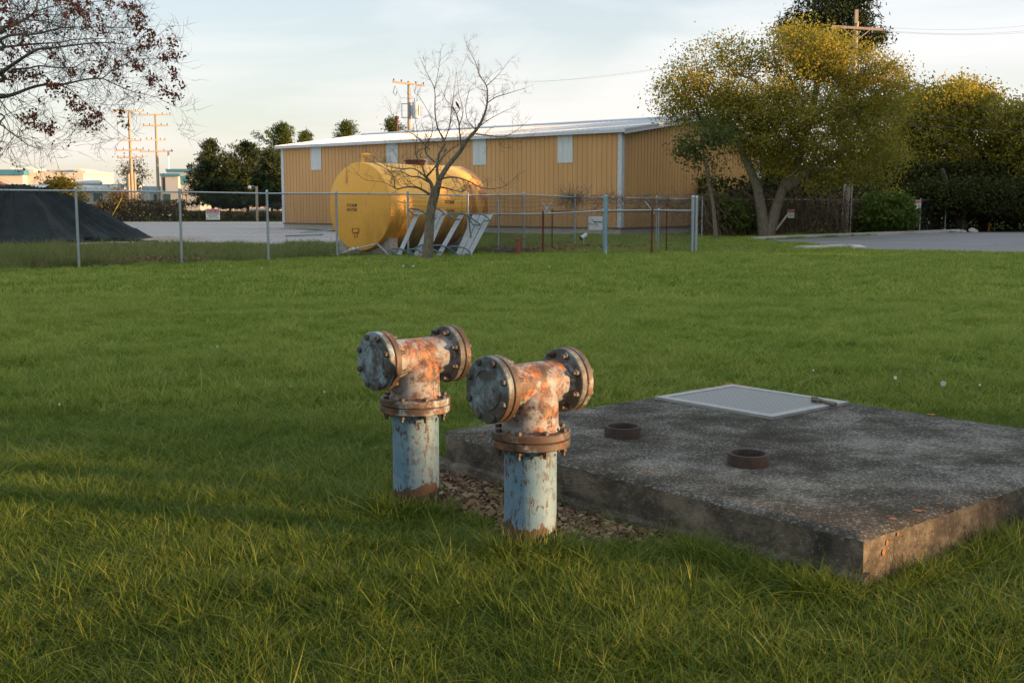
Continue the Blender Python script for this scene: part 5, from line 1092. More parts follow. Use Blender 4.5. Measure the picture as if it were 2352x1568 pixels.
def hedge(x0, x1, y0, Y, h, label, seed, mat_, dens=1.0):
    r = np.random.default_rng(seed); a = V(x0, 500, Y); b = V(x1, 500, Y); n = int(5200 * dens); C = np.stack([r.uniform(a.x, b.x, n), Y + r.normal(0, .5, n), r.uniform(0, 1, n) ** .7 * h * (1 + .18 * np.sin(r.uniform(0, 9, n)))], 1)
    o = np_mesh('hedge', leafquads(C, .08, .22, r, 0, .4), 4, mat_); tag(o, label, 'hedge', kind='stuff'); return o
M['dryhedge'] = leafmat('dry_hedge', (.045, .035, .016), (.085, .065, .026), (.13, .11, .035), .2)
hedge(225, 425, 0, 107, 1.75, 'brown green overgrown hedge across the far side of the yard', 80, M['dryhedge'])
hedge(425, 655, 0, 112, .85, 'low brown hedge under the dark pines', 81, M['dryhedge'], .9)
hedge(2000, 2560, 0, 69.5, 3.6, 'dark shaded undergrowth filling the space behind the dim fence', 83, M['ever'], 3.0)
hedge(1600, 2010, 0, 63.5, 2.6, 'dark undergrowth behind the vine covered rear fence', 84, M['ever'], 1.2)
hedge(60, 240, 0, 110, 1.4, 'overgrown far hedge behind the covered pile', 82, M['dryhedge'], .8)

# ------------------------------------------------------------------ covered pile
def pile():
    m, nt, N, L, B = newmat('black_woven_tarp'); v = coords(N, L, 'Object', (1, .25, 1)); 
    c = ramp(N, L, noise(N, L, v, 2, 6), [(.3, (.003, .006, .006)), (.7, (.012, .021, .024))]); L.new(c, B.inputs['Base Color']); B.inputs['Roughness'].default_value = .75; B.inputs['Specular IOR Level'].default_value = .12
    bump(N, L, noise(N, L, v, 14, 5), .5, .03, B)
    o = V(30, 500, 50); o.z = 0; root = empty('covered_pile', o, 0, 'large mound under a wrinkled black tarp behind the fence', 'covered pile')
    nx, ny = 260, 170; vs_ = []; x0, x1, y0, y1 = -14, 6.8, -8.6, 9.5
    def H(x_, y_):
        ex = x_ / (5.3 if x_ > 0 else 14); ey = y_ / (8.2 if y_ < 0 else 9); d = math.hypot(ex, ey); a = math.atan2(ey, ex)
        e = 1 + .03 * math.sin(a * 7) + .02 * math.sin(a * 17 + 1); d /= e
        if d >= 1: return -.05
        hh = 2.40 * ((1 - d ** 1.65) ** 1.35); f = d * (1 - d) * 4
        hh += .26 * f * (1 - abs(math.sin(a * 21 + 3 * math.sin(a * 5) + 1.5 * d))) ** 2 + .035 * f * math.sin(a * 83 + d * 4) + .07 * f * math.sin(a * 19 + 2 * d) + .03 * math.sin(x_ * 3 + math.sin(y_ * 2) * 2) * f
        if d > .86: hh += .05 * math.sin(a * 60) * (1 - d) / .14 + .06 * (1 - d) / .14
        return hh
    for j in range(ny):
        for i in range(nx):
            x_ = x0 + (x1 - x0) * i / (nx - 1); y_ = y0 + (y1 - y0) * j / (ny - 1); vs_.append((x_, y_, H(x_, y_)))
    mb = MB(); mb.add(vs_, [(j * nx + i, j * nx + i + 1, (j + 1) * nx + i + 1, (j + 1) * nx + i) for j in range(ny - 1) for i in range(nx - 1)]); mb.build('tarp', m, root, smooth=True, ang=180)
    rg = MB(); rr = random.Random(5)       # ragged loose edge rolls at the toe
    for (xa, xb, yy, h) in ((4.2, 5.4, -3.2, .24), (5.0, 6.3, -2.4, .17), (3.4, 4.6, -4.8, .18), (5.9, 7.1, -2.6, .09), (-6.5, -3.5, -8.0, .16), (1, 4.4, -7.7, .14), (-2.5, .5, -8.3, .12)):
        n = 14; P = []; rd = []
        for i in range(n + 1): t = i / n; P.append((xa + (xb - xa) * t, yy + rr.gauss(0, .12), h * .45 * (1 + .5 * math.sin(t * 9)) * (1 - .6 * t))); rd.append(h * (.6 + .4 * math.sin(t * 7 + xa)) * (1 - .7 * t) + .02)
        rg.tube(P, rd, 7)
    rg.build('loose_edge', m, root)
    sd = MB(); n = 40; vs2 = [(o.x - 1.5, o.y - 2, .05)]
    for i in range(n): a = i / n * 6.283; vs2.append((o.x - 4 + 11.8 * math.cos(a) * (1 + .06 * math.sin(a * 5)), o.y - .5 + 9.1 * math.sin(a) * (1 + .05 * math.sin(a * 7)), .008))
    sd.add(vs2, [(0, i + 1, (i + 1) % n + 1) for i in range(n)]); s = sd.build('sand_apron', nmat('pinkish_sand', [(.3, (.25, .19, .15)), (.7, (.38, .30, .25))], 3, 8, .95)); tag(s, kind='structure')
pile()

# ------------------------------------------------------------------ power poles and wires
def pole(px_t, py_t, px_b, Y, r0, label, arms, extras=None, name='power_pole'):
    b = V(px_b, 500, Y); b.z = 0; t = V(px_t, py_t, Y) - b; root = empty(name, b, 0, label, 'power pole'); mb = MB(); mb.tube([(0, 0, -.2), t * .5, t], [r0, r0 * .85, r0 * .62], 12); mb.build('pole', M['wood'], root, smooth=True)
    for (py_, half, tilt) in arms:
        z = V(px_t, py_, Y).z; f = z / t.z; c = t * f; am = MB(); d = Vector((math.cos(tilt[0]), math.sin(tilt[0]), tilt[1])); am.box(c + Vector((0, -r0, 0)), (2 * half, .10, .13), mat=d.to_track_quat('X', 'Z').to_matrix())
        a = am.build('crossarm', M['wood'], root)
        for s in (-.92, -.45, .45, .92):
            ins = MB(); q = c + d * half * s + Vector((0, -r0, .06)); ins.lathe([(.03, 0), (.055, .05), (.03, .08), (.055, .12), (.03, .17)], (0, 0, 1), q, 10); ins.build('insulator', M['insul'], a, smooth=True)
    if extras: extras(root, t, b)
    return root, t + b
def xtr(root, t, b):
    Y = b.y; z1 = V(938, 237, Y).z; z0 = V(938, 272, Y).z; tm = MB(); tm.lathe([(.02, z0 - .04), (.30, z0), (.30, z1), (.24, z1 + .08), (.02, z1 + .1)], (0, 0, 1), (.50, -.1, 0), 20)
    for k in range(8): a = k * math.pi / 4; tm.box((.5 + .34 * math.cos(a), -.1 + .34 * math.sin(a), (z0 + z1) / 2), (.08, .02, (z1 - z0) * .7), a)
    o = tm.build('transformer', plain('grey_transformer', (.42, .45, .47), .4), root, smooth=True)
    bs_ = MB(); bs_.tube([(.42, -.1, z1 + .05), (.42, -.1, z1 + .3)], .03, 8); bs_.tube([(.6, -.1, z1 + .05), (.6, -.1, z1 + .25)], .03, 8); bs_.build('bushing', M['insul'], o)
    br = MB()
    for zz in (z1 - .05, z0 + .05): br.box((-.25, 0, zz), (.55, .05, .06))
    br.box((-.52, 0, (z0 + z1) / 2), (.05, .05, z1 - z0)); br.build('bracket', M['galv'], root)
    ws = MB(); zt = V(938, 196, Y).z
    for x_ in (-1.0, .55):
        ws.tube([(x_, -.15, zt - .1), (x_ - .12, -.15, zt - .55), (x_ + .08, -.15, zt - .75), (x_ + .15, -.15, zt - .45)], .025, 6)
    ws.tube([(-1.0, -.15, zt), (-.6, -.2, zt - .9), (.4, -.1, z1 + .3)], .012, 4); ws.tube([(.9, -.15, zt), (.6, -.2, zt - .8), (.6, -.1, z1 + .25)], .012, 4); ws.build('cutout', M['insul'], root)
pA, topA = pole(939, 187, 942, 84, .17, 'wooden power pole with grey transformer behind the yellow building', [(193, 1.2, (.35, -.08))], xtr)
sp_post = V(912, 320, 86); sp_post.z = 0; vpz = V(912, 272, 86).z
mb = MB(); mb.tube([(0, 0, 0), (0, 0, vpz)], .08, 8); mb.lathe([(.09, vpz - .1), (.16, vpz), (.16, vpz + .12), (.02, vpz + .2)], (0, 0, 1), n=12); o = mb.build('vent_stack', M['rust'], smooth=True); o.location = sp_post; tag(o, 'thin rusty vent stack beside the transformer pole', 'vent pipe')
pole(296, 254, 306, 118, .19, 'tall wooden transmission pole with four crossarms, left of the pair', [(257, 1.6, (.5, .05)), (323, 1.2, (.4, .0)), (345, 1.4, (.3, .05)), (362, 1.3, (.2, .03))])
pole(357, 261, 366, 122, .18, 'tall wooden transmission pole with spaced crossarms, right of the pair', [(264, 1.65, (.4, .03)), (289, 1.3, (.3, .03)), (322, 1.2, (.9, .0)), (348, 1.7, (.3, .03))])
for px_, top_, lb in ((299, 400, 'short pale post left of the clustered transmission pole'), (313, 398, 'short pale post right of the clustered transmission pole')):
    b = V(px_, 500, 117.5); b.z = 0; mb = MB(); mb.tube([(0, 0, 0), (0, 0, V(px_, top_, 117.5).z)], .13, 10); o = mb.build('wooden_post', M['wood'], smooth=True); o.location = b; tag(o, lb, 'post', 'posts beside the transmission pole')
def ext(root, t, b):
    Y = b.y; mb = MB(); mb.tube([(-.26, -.2, 0), (-.1, -.2, 4.2)], .045, 8); mb.build('conduit', plain('white_conduit', (.50, .54, .56), .4), root, smooth=True); mb = MB(); mb.tube([(.22, -.2, 0), (.27, -.15, 4.4)], .03, 8); mb.build('conduit', plain('white_conduit2', (.45, .42, .38), .4), root, smooth=True)
    br = MB(); z = V(1968, 67, Y).z; f = z / t.z
    for s in (-1, 1): br.tube([t * f + Vector((s * .75, -.2, 0)), t * (f - .055) + Vector((0, -.18, 0))], .03, 4)
    br.box(t * f + Vector((-.05, -.1, .62)), (.16, .16, .7)); br.build('brace', M['wood'], root)
pB, topB = pole(1968, 50, 1942, 61.5, .17, 'wooden power pole rising through the large tree beside the parking lot', [(66, 1.35, (.0, -.06))], ext)
def wire(pts, label, r_=.012, sag=.5, grp='overhead wires'):
    mb = MB()
    for a, b in pts:
        n = 24; P = [];
        for i in range(n + 1): t = i / n; q = a.lerp(b, t); q.z -= sag * 4 * t * (1 - t); P.append(q)
        mb.tube(P, r_, 5)
    o = mb.build('overhead_wire', M['cable']); tag(o, label, 'wire', grp)
wire([(V(1960, 58, 61.4), V(1150, 186, 100)), ], 'thin wire running from the right pole towards the transformer pole', .004, .9)
wire([(V(1990, 62, 61.4), V(960, 196, 84)), ], 'second thin wire between the two wooden power poles', .004, .9)
wire([(V(1990, 60, 61.4), V(2500, 36, 80))], 'upper wire leaving the right pole to the right edge', .005, .5); wire([(V(1985, 66, 61.4), V(2500, 50, 78))], 'second wire leaving the right pole to the right edge', .005, .5); wire([(V(2000, 70, 61.4), V(2500, 58, 76))], 'lowest thin wire leaving the pole crossarm to the right', .005, .4)
wire([(V(1950, 250, 61.4), V(2500, 272, 55))], 'thick black cable crossing the right trees, upper one', .017, .3); wire([(V(1950, 262, 61.4), V(2500, 304, 52))], 'thick black cable crossing the right trees, lower one', .017, .3)
wire([(V(2060, 265, 58), V(2230, 350, 50)), ], 'pale guy wire slanting down through the right trees', .012, .1); wire([(V(2130, 215, 66), V(2500, 285, 60))], 'sunlit wire above the right tree crowns', .012, .3)
wire([(V(357, 264, 121), V(-300, 230, 135))], 'faint wire leaving the transmission pole to the left', .008, 1)
# guy guard pole leaning, guy wire
a = G(1771, 543); bq = V(1812, 489, a.y); mb = MB(); mb.tube([Vector((0, 0, 0)), bq - a], .045, 10); o = mb.build('guy_guard', plain('cream_guard', (.55, .52, .36), .5), smooth=True); o.location = a; tag(o, 'leaning cream guy wire guard at the foot of the forked tree', 'guard pole')
wire([(G(1768, 543), V(1960, 200, 61.4))], 'steel guy wire rising from the lawn into the large tree', .010, 0)
# yard lamp pole and other small things on the far left
def yard_lamp():
    b = V(591, 500, 108); b.z = 0; root = empty('yard_lamp', b, 0, 'pale yard lamp on a wooden pole before the dark pines', 'lamp post'); z = V(591, 428, 108).z; mb = MB(); mb.tube([(0, 0, 0), (0, 0, z)], .12, 10); mb.build('pole', M['wood'], root, smooth=True)
    mb = MB(); mb.tube([(0, 0, z - .2), (-.3, -.1, z + .05), (-.55, -.2, z)], .03, 6); mb.build('arm', M['galv'], root); mb = MB(); mb.lathe([(.04, .1), (.10, .02), (.20, -.12), (.16, -.22), (.02, -.26)], (0, 0, 1), (-.6, -.2, z), 14); mb.build('lamp_head', M['white'], root, smooth=True)
yard_lamp()
b = V(392, 500, 170); b.z = 0; mb = MB(); mb.tube([(0, 0, 0), (0, 0, V(389, 350, 170).z)], .05, 6); mb.box((0, 0, V(389, 352, 170).z), (.3, .1, .8)); o = mb.build('antenna_mast', M['galv']); o.location = b; tag(o, 'thin antenna mast over the teal roofed office block', 'mast')
b = G(2271, 531); mb = MB(); mb.lathe([(.07, 0), (.07, .48), (.075, .5), (.05, .55), (.005, .56)], n=14); o = mb.build('marker_post', plain('orange_plastic', (.80, .17, .02), .4), smooth=True); o.location = b; tag(o, 'short orange marker post at the far edge of the asphalt', 'marker post')
b = G(272, 492); mbp = V(272, 500, 100); mbp.z = 0; tp = V(280, 455, 100) - mbp; mb = MB(); mb.tube([Vector((-.9, 0, 0)), tp], .04, 6); o = mb.build('guy_guard', plain('yellow_guard', (.6, .42, .03), .5)); o.location = mbp; tag(o, 'leaning yellow guy guard before the far brown hedge', 'guard pole')

# ------------------------------------------------------------------ distant buildings on the left
M['cream'] = plain('cream_wall', (.60, .52, .44), .8, var=.06, scale=.4); M['teal'] = plain('teal_metal', (.055, .19, .29), .5, var=.1, scale=.5); M['greyw'] = plain('grey_wall', (.36, .37, .38), .8, var=.08, scale=.4); M['glass'] = plain('dark_glass', (.03, .08, .10), .15); M['bluew'] = plain('pale_blue_metal', (.30, .42, .50), .5, scale=.4)
M['rustroof'] = nmat('rusty_roof', [(.4, (.13, .035, .02)), (.55, (.19, .06, .035)), (.75, (.26, .19, .15))], 1.2, 7, .8, 0, (1, .2, 1)); M['dkblue'] = plain('dusty_blue', (.10, .18, .26), .6)
def blk(mb, px0, px1, pyt, pyb, Y, depth, b):
    a = V(px0, pyt, Y); c = V(px1, pyb, Y); z1 = a.z; z0 = max(c.z, -.05) if pyb < 490 else -.05; mb.box(((a.x + c.x) / 2 - b.x, Y + depth / 2 - b.y, (z0 + z1) / 2), (c.x - a.x, depth, z1 - z0)); return mb
def farb(name, px_, Y, label, parts, cat='building', grp=None):
    b = V(px_, 500, Y); b.z = 0; root = empty(name, b, 0, label, cat, grp); byname = {}
    for (nm, mt, boxes) in parts:
        mb = MB()
        for (x0, x1, y0, y1, dy, dep) in boxes: blk(mb, x0, x1, y0, y1, Y + dy, dep, b)
        mb.build(nm, M[mt], root)
    return root, b
fb, b = farb('warehouse', 110, 210, 'far cream warehouse with a stepped roofline and teal roof end', [('wall', 'cream', [(57, 196, 396, 505, 0, 16), (-30, 57, 402, 505, -2, 14)]), ('roof', 'teal', [(-20, 55, 389.5, 402, -2.3, 13)]), ('parapet', 'cream', [(57, 78, 389, 397, .1, 15), (178, 196, 392, 398, .1, 15)]), ('clerestory', 'greyw', [(105, 178, 390.5, 395.9, 1.5, 10)]), ('chimney', 'cream', [(157, 166, 413, 440, -3, 1)])])
for (x_, y_) in ((68, 385.5), (30, 386), (188, 388)):
    c = V(x_, y_, 212) - b; mb = MB(); w = PX(212, 12); mb.add([(c.x - w, 0.2, c.z - .45), (c.x + w, .2, c.z - .45), (c.x, .2, c.z), (c.x - w, 9, c.z - .45), (c.x + w, 9, c.z - .45), (c.x, 9, c.z)], [(0, 1, 2), (5, 4, 3), (0, 2, 5, 3), (1, 4, 5, 2)]); mb.build('roof_peak', M['cream'], fb)
farb('low_workshop', 220, 150, 'low grey workshop with a white eave and dark window past the hedge', [('wall', 'greyw', [(178, 292, 438, 505, 0, 10)]), ('eave', 'white', [(176, 258, 433.5, 439, -.4, 11)]), ('roof', 'bluew', [(170, 262, 425.5, 433.4, .6, 9)]), ('roof', 'teal', [(259, 275, 434, 440, -.3, 10)]), ('window', 'glass', [(214, 235, 444, 462, -.08, .1)]), ('door', 'bluew', [(190, 196, 446, 470, -.08, .1)])])
mb = MB()
def silo(x0, x1, y0, y1, Y, label):
    a = V(x0, (y0 + y1) / 2, Y); c = V(x1, (y0 + y1) / 2, Y); r_ = PX(Y, (y1 - y0)) / 2; mb = MB(); mb.lathe([(.02, -.3), (r_ * .8, 0), (r_, .4), (r_, c.x - a.x - .4), (r_ * .8, c.x - a.x), (.02, c.x - a.x + .3)], (1, 0, 0), (0, 0, a.z), 24, caps=False); o = mb.build('tank_body', M['white'], smooth=True); root = empty('storage_tank', (a.x, a.y, 0), 0, label, 'storage tank', 'far white storage tanks'); o.parent = root
    lg = MB()
    for f in (.2, .8): lg.box(((c.x - a.x) * f, 0, (a.z - r_) / 2), (.3, r_ * 1.4, a.z - r_ + .1))
    lg.build('leg', M['greyw'], root)
silo(170, 232, 413, 427, 172, 'far horizontal white storage tank left of the budding tree'); silo(93, 122, 419, 431, 168, 'far white storage tank left of the golden green bush')
farb('low_shed', 260, 178, 'far pale low shed roof between the workshop and poles', [('wall', 'greyw', [(225, 290, 432, 505, 0, 8)]), ('roof', 'bluew', [(222, 292, 423, 432, -.4, 9)])])
fb2, b2_ = farb('office_block', 405, 165, 'teal trimmed grey office block left of the dark pines', [('wall', 'greyw', [(369, 412, 402, 505, 0, 9), (382, 460, 393, 505, 1.2, 10)]), ('roof_trim', 'teal', [(366.5, 413, 398.5, 404.5, -.25, 9.5), (380, 462, 388, 393.4, .95, 10.5)]), ('recess', 'black', [(373, 380, 407, 440, -.05, .1)]), ('window', 'teal', [(415, 430, 404, 424, 1.1, .3)]), ('window', 'glass', [(375, 392, 445, 465, -.06, .1)])])
farb('office_wing', 350, 172, 'low office wing with dark windows behind the transmission poles', [('wall', 'greyw', [(330, 372, 438, 505, 0, 8)]), ('roof_trim', 'bluew', [(326, 372, 428, 438, -.2, 8.4)]), ('window', 'glass', [(353, 362, 446, 468, -.06, .1)]), ('window', 'glass', [(338, 345, 450, 470, -.06, .1)])])
farb('far_storehouse', 520, 190, 'sunlit peach wall of a low storehouse seen under the pines', [('wall', 'cream', [(440, 700, 462, 505, 0, 12)]), ('roof', 'greyw', [(436, 705, 455, 462.4, -.3, 13)]), ('door', 'dkblue', [(577, 618, 479, 496, -.1, .12)]), ('door', 'dkblue', [(420, 440, 474, 496, -.1, .12)]), ('window', 'white', [(543, 566, 470, 482, -.1, .12)])])
# rusty roofed shed and blue corrugated roof behind the pile
c0 = V(-60, 398, 78); c1 = V(33, 432, 78); bb_ = Vector((c0.x, 78, 0)); root = empty('rusty_shed', bb_, 0, 'rusty red roofed shed behind the covered pile at the left edge', 'shed')
mb = MB(); mb.add([(0, 0, c0.z), (c1.x - c0.x, 0, c1.z - .1), (c1.x - c0.x, 1.2, c1.z - .1), (0, 1.2, c0.z), (0, 0, c0.z - .15), (c1.x - c0.x, 0, c1.z - .25)], [(0, 1, 2, 3), (0, 4, 5, 1)]); mb.build('roof', M['rustroof'], root); mb = MB(); mb.add([(0, .2, 0), (c1.x - c0.x - .3, .2, 0), (c1.x - c0.x - .3, .2, c1.z - .2), (0, .2, c0.z - .2)], [(0, 1, 2, 3)]); mb.build('wall', M['greyw'], root)
c0 = V(33, 423, 95); c1 = V(85, 436, 95); root = empty('blue_roofed_shed', (c0.x, 95, 0), 0, 'low shed with pale blue ribbed roof behind the covered pile', 'shed'); w = c1.x - c0.x
mb = MB(); n = 16
mb.add([(-.5, 3, c0.z), (w * .75, 3, c0.z), (w + .3, 0, c1.z), (-.5, 0, c1.z)], [(0, 3, 2, 1)]); 
for i in range(n): x_ = -.5 + (w + .6) * i / n; mb.tube([(x_ * .96, 3, c0.z + .02), (x_ + .1, 0, c1.z + .02)], .025, 4)
mb.build('roof', M['bluew'], root); mb = MB(); mb.box((w / 2, 1.6, c1.z / 2), (w, 2.9, c1.z - .02)); mb.build('wall', M['cream'], root)

# ------------------------------------------------------------------ small things in and beyond the enclosure
b = G(1190, 590.5); mb = MB(); mb.lathe([(.055, -.05), (.055, .50), (.09, .51), (.09, .535), (.01, .54)], n=14); o = mb.build('bollard', nmat('red_rust', [(.3, (.16, .035, .02)), (.7, (.28, .07, .04))], 20, 6, .8), smooth=True); o.location = b; mb2 = MB(); mb2.box((0, 0, .525), (.34, .05, .03)); q = mb2.build('cap_bar', M['rust'], o); tag(o, 'short rusty red pipe post at the lawn edge', 'post')
# white notice board near the building corner
p0_ = V(1350, 497, 43.6); p1_ = V(1386, 528, 43.6); root = empty('notice_board', ((p0_.x + p1_.x) / 2, 43.6, (p0_.z + p1_.z) / 2), R(4), 'white weathered board hung on the vine covered fence', 'board'); w_, h_ = p1_.x - p0_.x, p0_.z - p1_.z
mb = MB(); mb.box((0, 0, 0), (w_, .03, h_)); mb.build('panel', nmat('peeling_white_board', [(.3, (.48, .49, .50)), (.7, (.66, .67, .68))], 5, 6, .6), root); mb = MB(); mb.tube([(-w_ * .15, -.03, .06), (w_ * .5, -.03, .04)], .012, 5); mb.tube([(-w_ * .25, -.03, .16), (w_ * .05, -.03, -.04), (w_ * .1, -.03, -.12)], .008, 5); mb.tube([(-w_ * .4, -.03, -.02), (-w_ * .1, -.03, -.05)], .008, 5); mb.build('scratch', M['black'], root)
# floodlight lying in the enclosure
b = G(1335, 572); root = empty('floodlight', b, R(30), 'small white floodlight on the grass inside the enclosure', 'floodlight'); mb = MB(); mb.tube([(0, 0, .38), (.22, 0, .5)], .07, 10); mb.build('housing', M['white'], root, smooth=True); mb = MB(); mb.tube([(-.03, 0, .365), (.0, 0, .38)], .072, 10); mb.build('lens', M['black'], root); mb = MB(); mb.tube([(.1, 0, 0), (.1, 0, .42)], .02, 6); mb.build('stand', M['galv'], root)
# brush heap
def brush():
    r = np.random.default_rng(9); mb = MB(); c = G(1168, 586)
    for k in range(170): p = Vector((c.x + r.normal(0, .35), c.y + .6 + r.normal(0, .3), abs(r.normal(0, .1)))); d = Vector((r.normal(0, 1), r.normal(0, 1), r.normal(.1, .3))).normalized(); mb.tube([p, p + d * .18 + Vector((0, 0, .02)), p + d * .35], r.uniform(.006, .014), 4, cap=False)
    o = mb.build('brush_heap', M['twig']); tag(o, 'small heap of dead twigs inside the enclosure fence', 'brush', kind='stuff')
    Vv = []; C = []
    for (x_, y_, n, s) in ((1215, 580, 260, 1.0), (1290, 574, 260, 1.2), (1330, 572, 300, 1.3), (1460, 572, 120, 1.2), (250, 606, 260, 1.6), (120, 614, 160, 1.2), (370, 602, 100, 1.0)):
        g = G(x_, y_); C.append(np.stack([g.x + r.normal(0, .6 * s, n), g.y + r.normal(0, .4, n), r.uniform(.02, .16, n)], 1))
    C = np.concatenate(C); o = np_mesh('fallen_leaves', leafquads(C, .03, .07, r, 0, .6), 4, leafmat('fallen_brown_leaves', (.10, .05, .03), (.22, .12, .07), (.33, .22, .14), .1, .8)); tag(o, 'scattered brown fallen leaves along the fences', 'leaf litter', kind='stuff')
brush()
# pallets / pipes lying by the tank
mb = MB(); a = G(690, 536); bq = V(765, 528, a.y + 1); mb.tube([a + Vector((0, 0, .05)) - a, bq - a], .035, 6); mb.tube([G(655, 544) - a + Vector((0, 0, .06)), G(742, 541.5) - a + Vector((0, 0, .06))], .04, 6); mb.tube([G(735, 534) - a, G(735, 534) - a + Vector((0, 0, .35))], .02, 6); o = mb.build('scrap_piping', M['galv']); o.location = a; tag(o, 'bent galvanised frame lying beside the building', 'metal frame')
mb = MB(); a = G(800, 590) + Vector((0, .6, 0)); mb.tube([Vector((-.55, 0, .02)), V(862, 560, a.y) - a - Vector((0, 0, 0))], .022, 6); o = mb.build('metal_rod', M['white']); o.location = a; tag(o, 'thin pale rod leaning on the tank saddle', 'rod')
mb = MB(); p_ = V(866, 560, a.y + .2); q_ = V(893, 586, a.y); mb.tube([Vector((0, 0, 0)), p_ - q_], .03, 6); o = mb.build('plank', M['galv']); o.location = q_; tag(o, 'short grey plank leaning on the tank end', 'plank')
mb = MB()
for k, (dx, dz, r_) in enumerate(((0, .0, .08), (.13, .03, .06), (-.1, -.03, .07))): mb.lathe([(.01, -r_), (r_ * .75, -r_ * .6), (r_, 0), (r_ * .7, r_ * .65), (.01, r_)], (0, 0, 1), (dx, 0, dz), 12, caps=False)
o = mb.build('rag_bundle', nmat('dirty_white_cloth', [(.3, (.40, .36, .30)), (.7, (.62, .60, .55))], 9, 5, .9, bmp=.6), smooth=True); q = V(812, 573, 34.1); o.location = q - Vector((.0, 0, 0)); tag(o, 'crumpled whitish bundle at the near tank saddle', 'bundle')
# loose stones by the kerb end
mb = MB(); r = random.Random(4); c = G(2200, 533.5)
for k in range(9):
    s = r.uniform(.10, .26); dx = r.uniform(-.9, 1.1); mb.lathe([(.01, -s * .5), (s * .9, -s * .3), (s, .0), (s * .6, s * .45), (.01, s * .55)], (r.gauss(0, .2), r.gauss(0, .2), 1), (dx, r.uniform(-.3, .3), s * .4), 7, caps=False)
o = mb.build('rubble', M['conc']); o.location = c; tag(o, 'broken concrete rubble at the kerb end', 'rubble', kind='stuff')
# litter scraps on the lawn
for (x_, y_, s, lb) in ((938, 620, .13, 'white paper scrap on the lawn below the bare tree'), (881, 608, .07, 'small white scrap on the lawn left of the tree'), (1530, 628, .07, 'dark leaf scrap on the lawn below the enclosure')):
    g = G(x_, y_); mb = MB(); rr = random.Random(x_); P = []
    for j in range(4):
        for i in range(5): P.append((-s + 2 * s * i / 4, -.3 * s + .6 * s * j / 3 * (1 + .2 * rr.random()), .075 + rr.uniform(0, .035)))
    mb.add(P, [(j * 5 + i, j * 5 + i + 1, j * 5 + i + 6, j * 5 + i + 5) for j in range(3) for i in range(4)]); o = mb.build('litter_scrap', M['white'] if 'white' in lb else M['bark2']); o.location = (g.x, g.y, 0); tag(o, lb, 'litter')
# dandelion clocks and yellow flowers
def dandelion():
    root = empty('dandelion', (0, 0, 0), 0, 'tall white dandelion clock nearest the slab back edge', 'dandelion', 'dandelion seed heads in the lawn')
    mb = MB(); mb.tube([(0, 0, 0), (.01, 0, .09), (.0, 0, .17), (.015, 0, .215)], .0022, 5); mb.build('stem', plain('pale_stem', (.22, .24, .10)), root)
    r = np.random.default_rng(2); hb = MB()
    for k in range(110):
        d = r.normal(0, 1, 3); d /= np.linalg.norm(d); c = np.array([.015, 0, .235]); hb.tube([c + d * .004, c + d * .021], .0006, 3, cap=False)
        u = np.cross(d, [0, 0, 1.01]); u /= np.linalg.norm(u); w = np.cross(d, u)
        for j in range(4): a = j * math.pi / 2; e = c + d * .024 + (u * math.cos(a) + w * math.sin(a)) * .004; hb.tube([c + d * .021, e], .0007, 3, cap=False)
    hb.build('seed_head', plain('white_fluff', (.72, .72, .68), .9), root); return root
dd = dandelion(); first = True
DL = [(2160, 938, 'tall white dandelion clock in the lawn behind the slab, right of the hatch'), (2057, 908, 'dandelion clock left of and beyond the tall one behind the slab'), (1868, 872, 'small dandelion clock in the lawn straight beyond the hatch latch'), (746, 925, 'dandelion clock in the lawn left of the standpipes'), (500, 815, 'dandelion clock in the left middle of the lawn'), (138, 955, 'dandelion clock near the left picture edge'), (668, 912, 'dandelion clock just left of the one beside the standpipes'), (2250, 908, 'faint dandelion clock in the lawn near the right picture edge')]
for (x_, y_, lb) in DL:
    o = dd if first else copy_tree(dd); first = False; g = G(x_, y_); o.location = (g.x, g.y, 0); o.rotation_euler = (0, 0, rnd.uniform(0, 6)); s = {2160: .8, 2057: .6}.get(x_, .36); o.scale = (s, s, s); o['label'] = lb
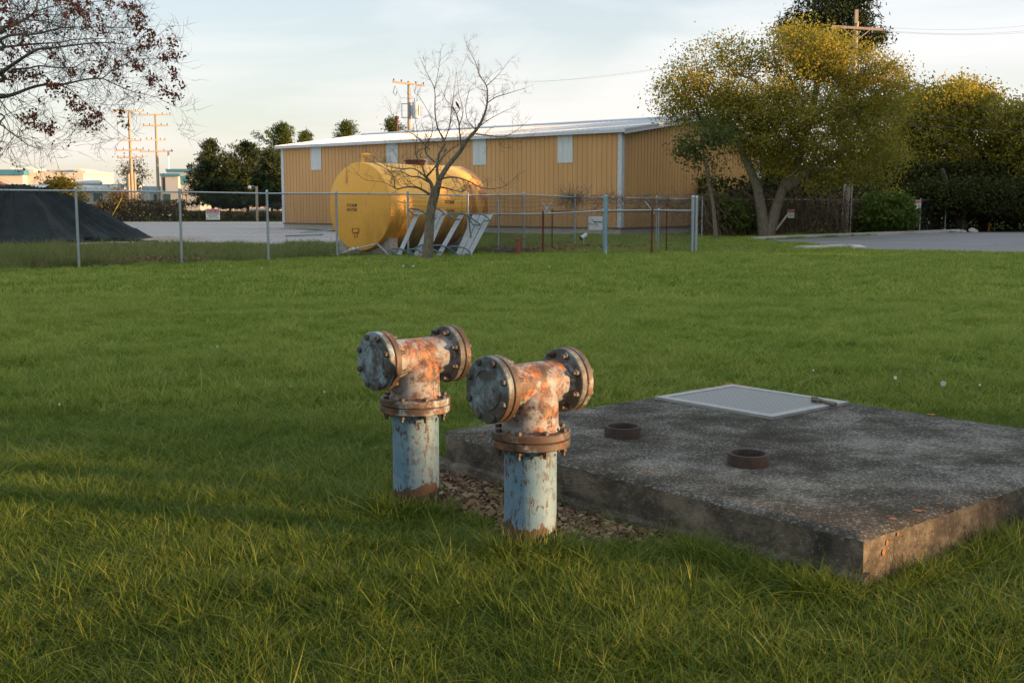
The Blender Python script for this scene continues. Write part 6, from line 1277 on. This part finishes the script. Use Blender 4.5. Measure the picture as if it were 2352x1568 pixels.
for (x_, y_, lb) in ((530, 622, 'far white seed heads cluster left of the sign post'), (505, 634, 'white seed head in the far lawn below the fence sign'), (465, 632, 'far white seed head below the second fence post'), (601, 628, 'far white seed head below the third fence post'), (848, 607, 'far white seed head near the tank saddle'), (1130, 614, 'far white seed head right of the bare tree'), (1262, 625, 'far white seed head below the rusty pipe post'), (2290, 598, 'far white seed head below the parking lot, right one'), (2205, 593, 'far white seed head below the parking lot, left one')):
    o = copy_tree(dd); g = G(x_, y_); o.location = (g.x, g.y, -.02); o.scale = (.6, .6, .6); o['label'] = lb

# ------------------------------------------------------------------ tree belt to the right, beyond the frame, that shades the lawn at sunset
M['belt'] = leafmat('belt_leaves', (.03, .045, .012), (.055, .075, .02), (.09, .11, .03), .25)
def belt(x_, y_, H, rad, seed, n=260):
    r = np.random.default_rng(seed); root = empty('belt_tree', (x_, y_, 0), 0, 'dense tree of the belt that closes off the lawn on the right', 'tree', 'belt trees right of the lawn'); tm = MB(); tm.tube([(0, 0, 0), (0, 0, H * .85)], [.3, .06], 8); tm.build('trunk', M['bark2'], root)
    C = []
    for i in range(n):
        z = H * r.uniform(.03, .93); q = rad * (1 - max(0, (z / H - .6)) ** 1.3 * 2.2) * math.sqrt(r.uniform()); a = r.uniform(0, 6.283); C.append((q * math.cos(a), q * math.sin(a), z))
    C = np.repeat(np.array(C), 26, 0); C = C + r.normal(0, .45, C.shape); C[:, 2] = np.maximum(C[:, 2], .05)
    np_mesh('crown', leafquads(C, .18, .38, r, 0, .8), 4, M['belt'], root)
hh = random.Random(2)
for i, yy in enumerate(np.arange(-3.85, 80, 4.0)): belt(44 + hh.uniform(-1.2, 1.2), yy, 9.9 + (1.3 if 50 < yy < 59 else 0) + hh.uniform(-.6, .5), 3.3, 200 + i, 105 if 18 < yy < 25 else 260)
for i, yy in enumerate(np.arange(82, 116, 5.0)): belt(56 + (yy - 82) * .25, yy, 13.2 + hh.uniform(-.8, .6), 3.9, 260 + i, 240)
for yy, k_ in ((-13.6, 120), (-18.0, 130), (-22.5, 140)): belt(44, yy, 9.5, 2.8, 300 + k_, 95)
bpy.context.view_layer.update()
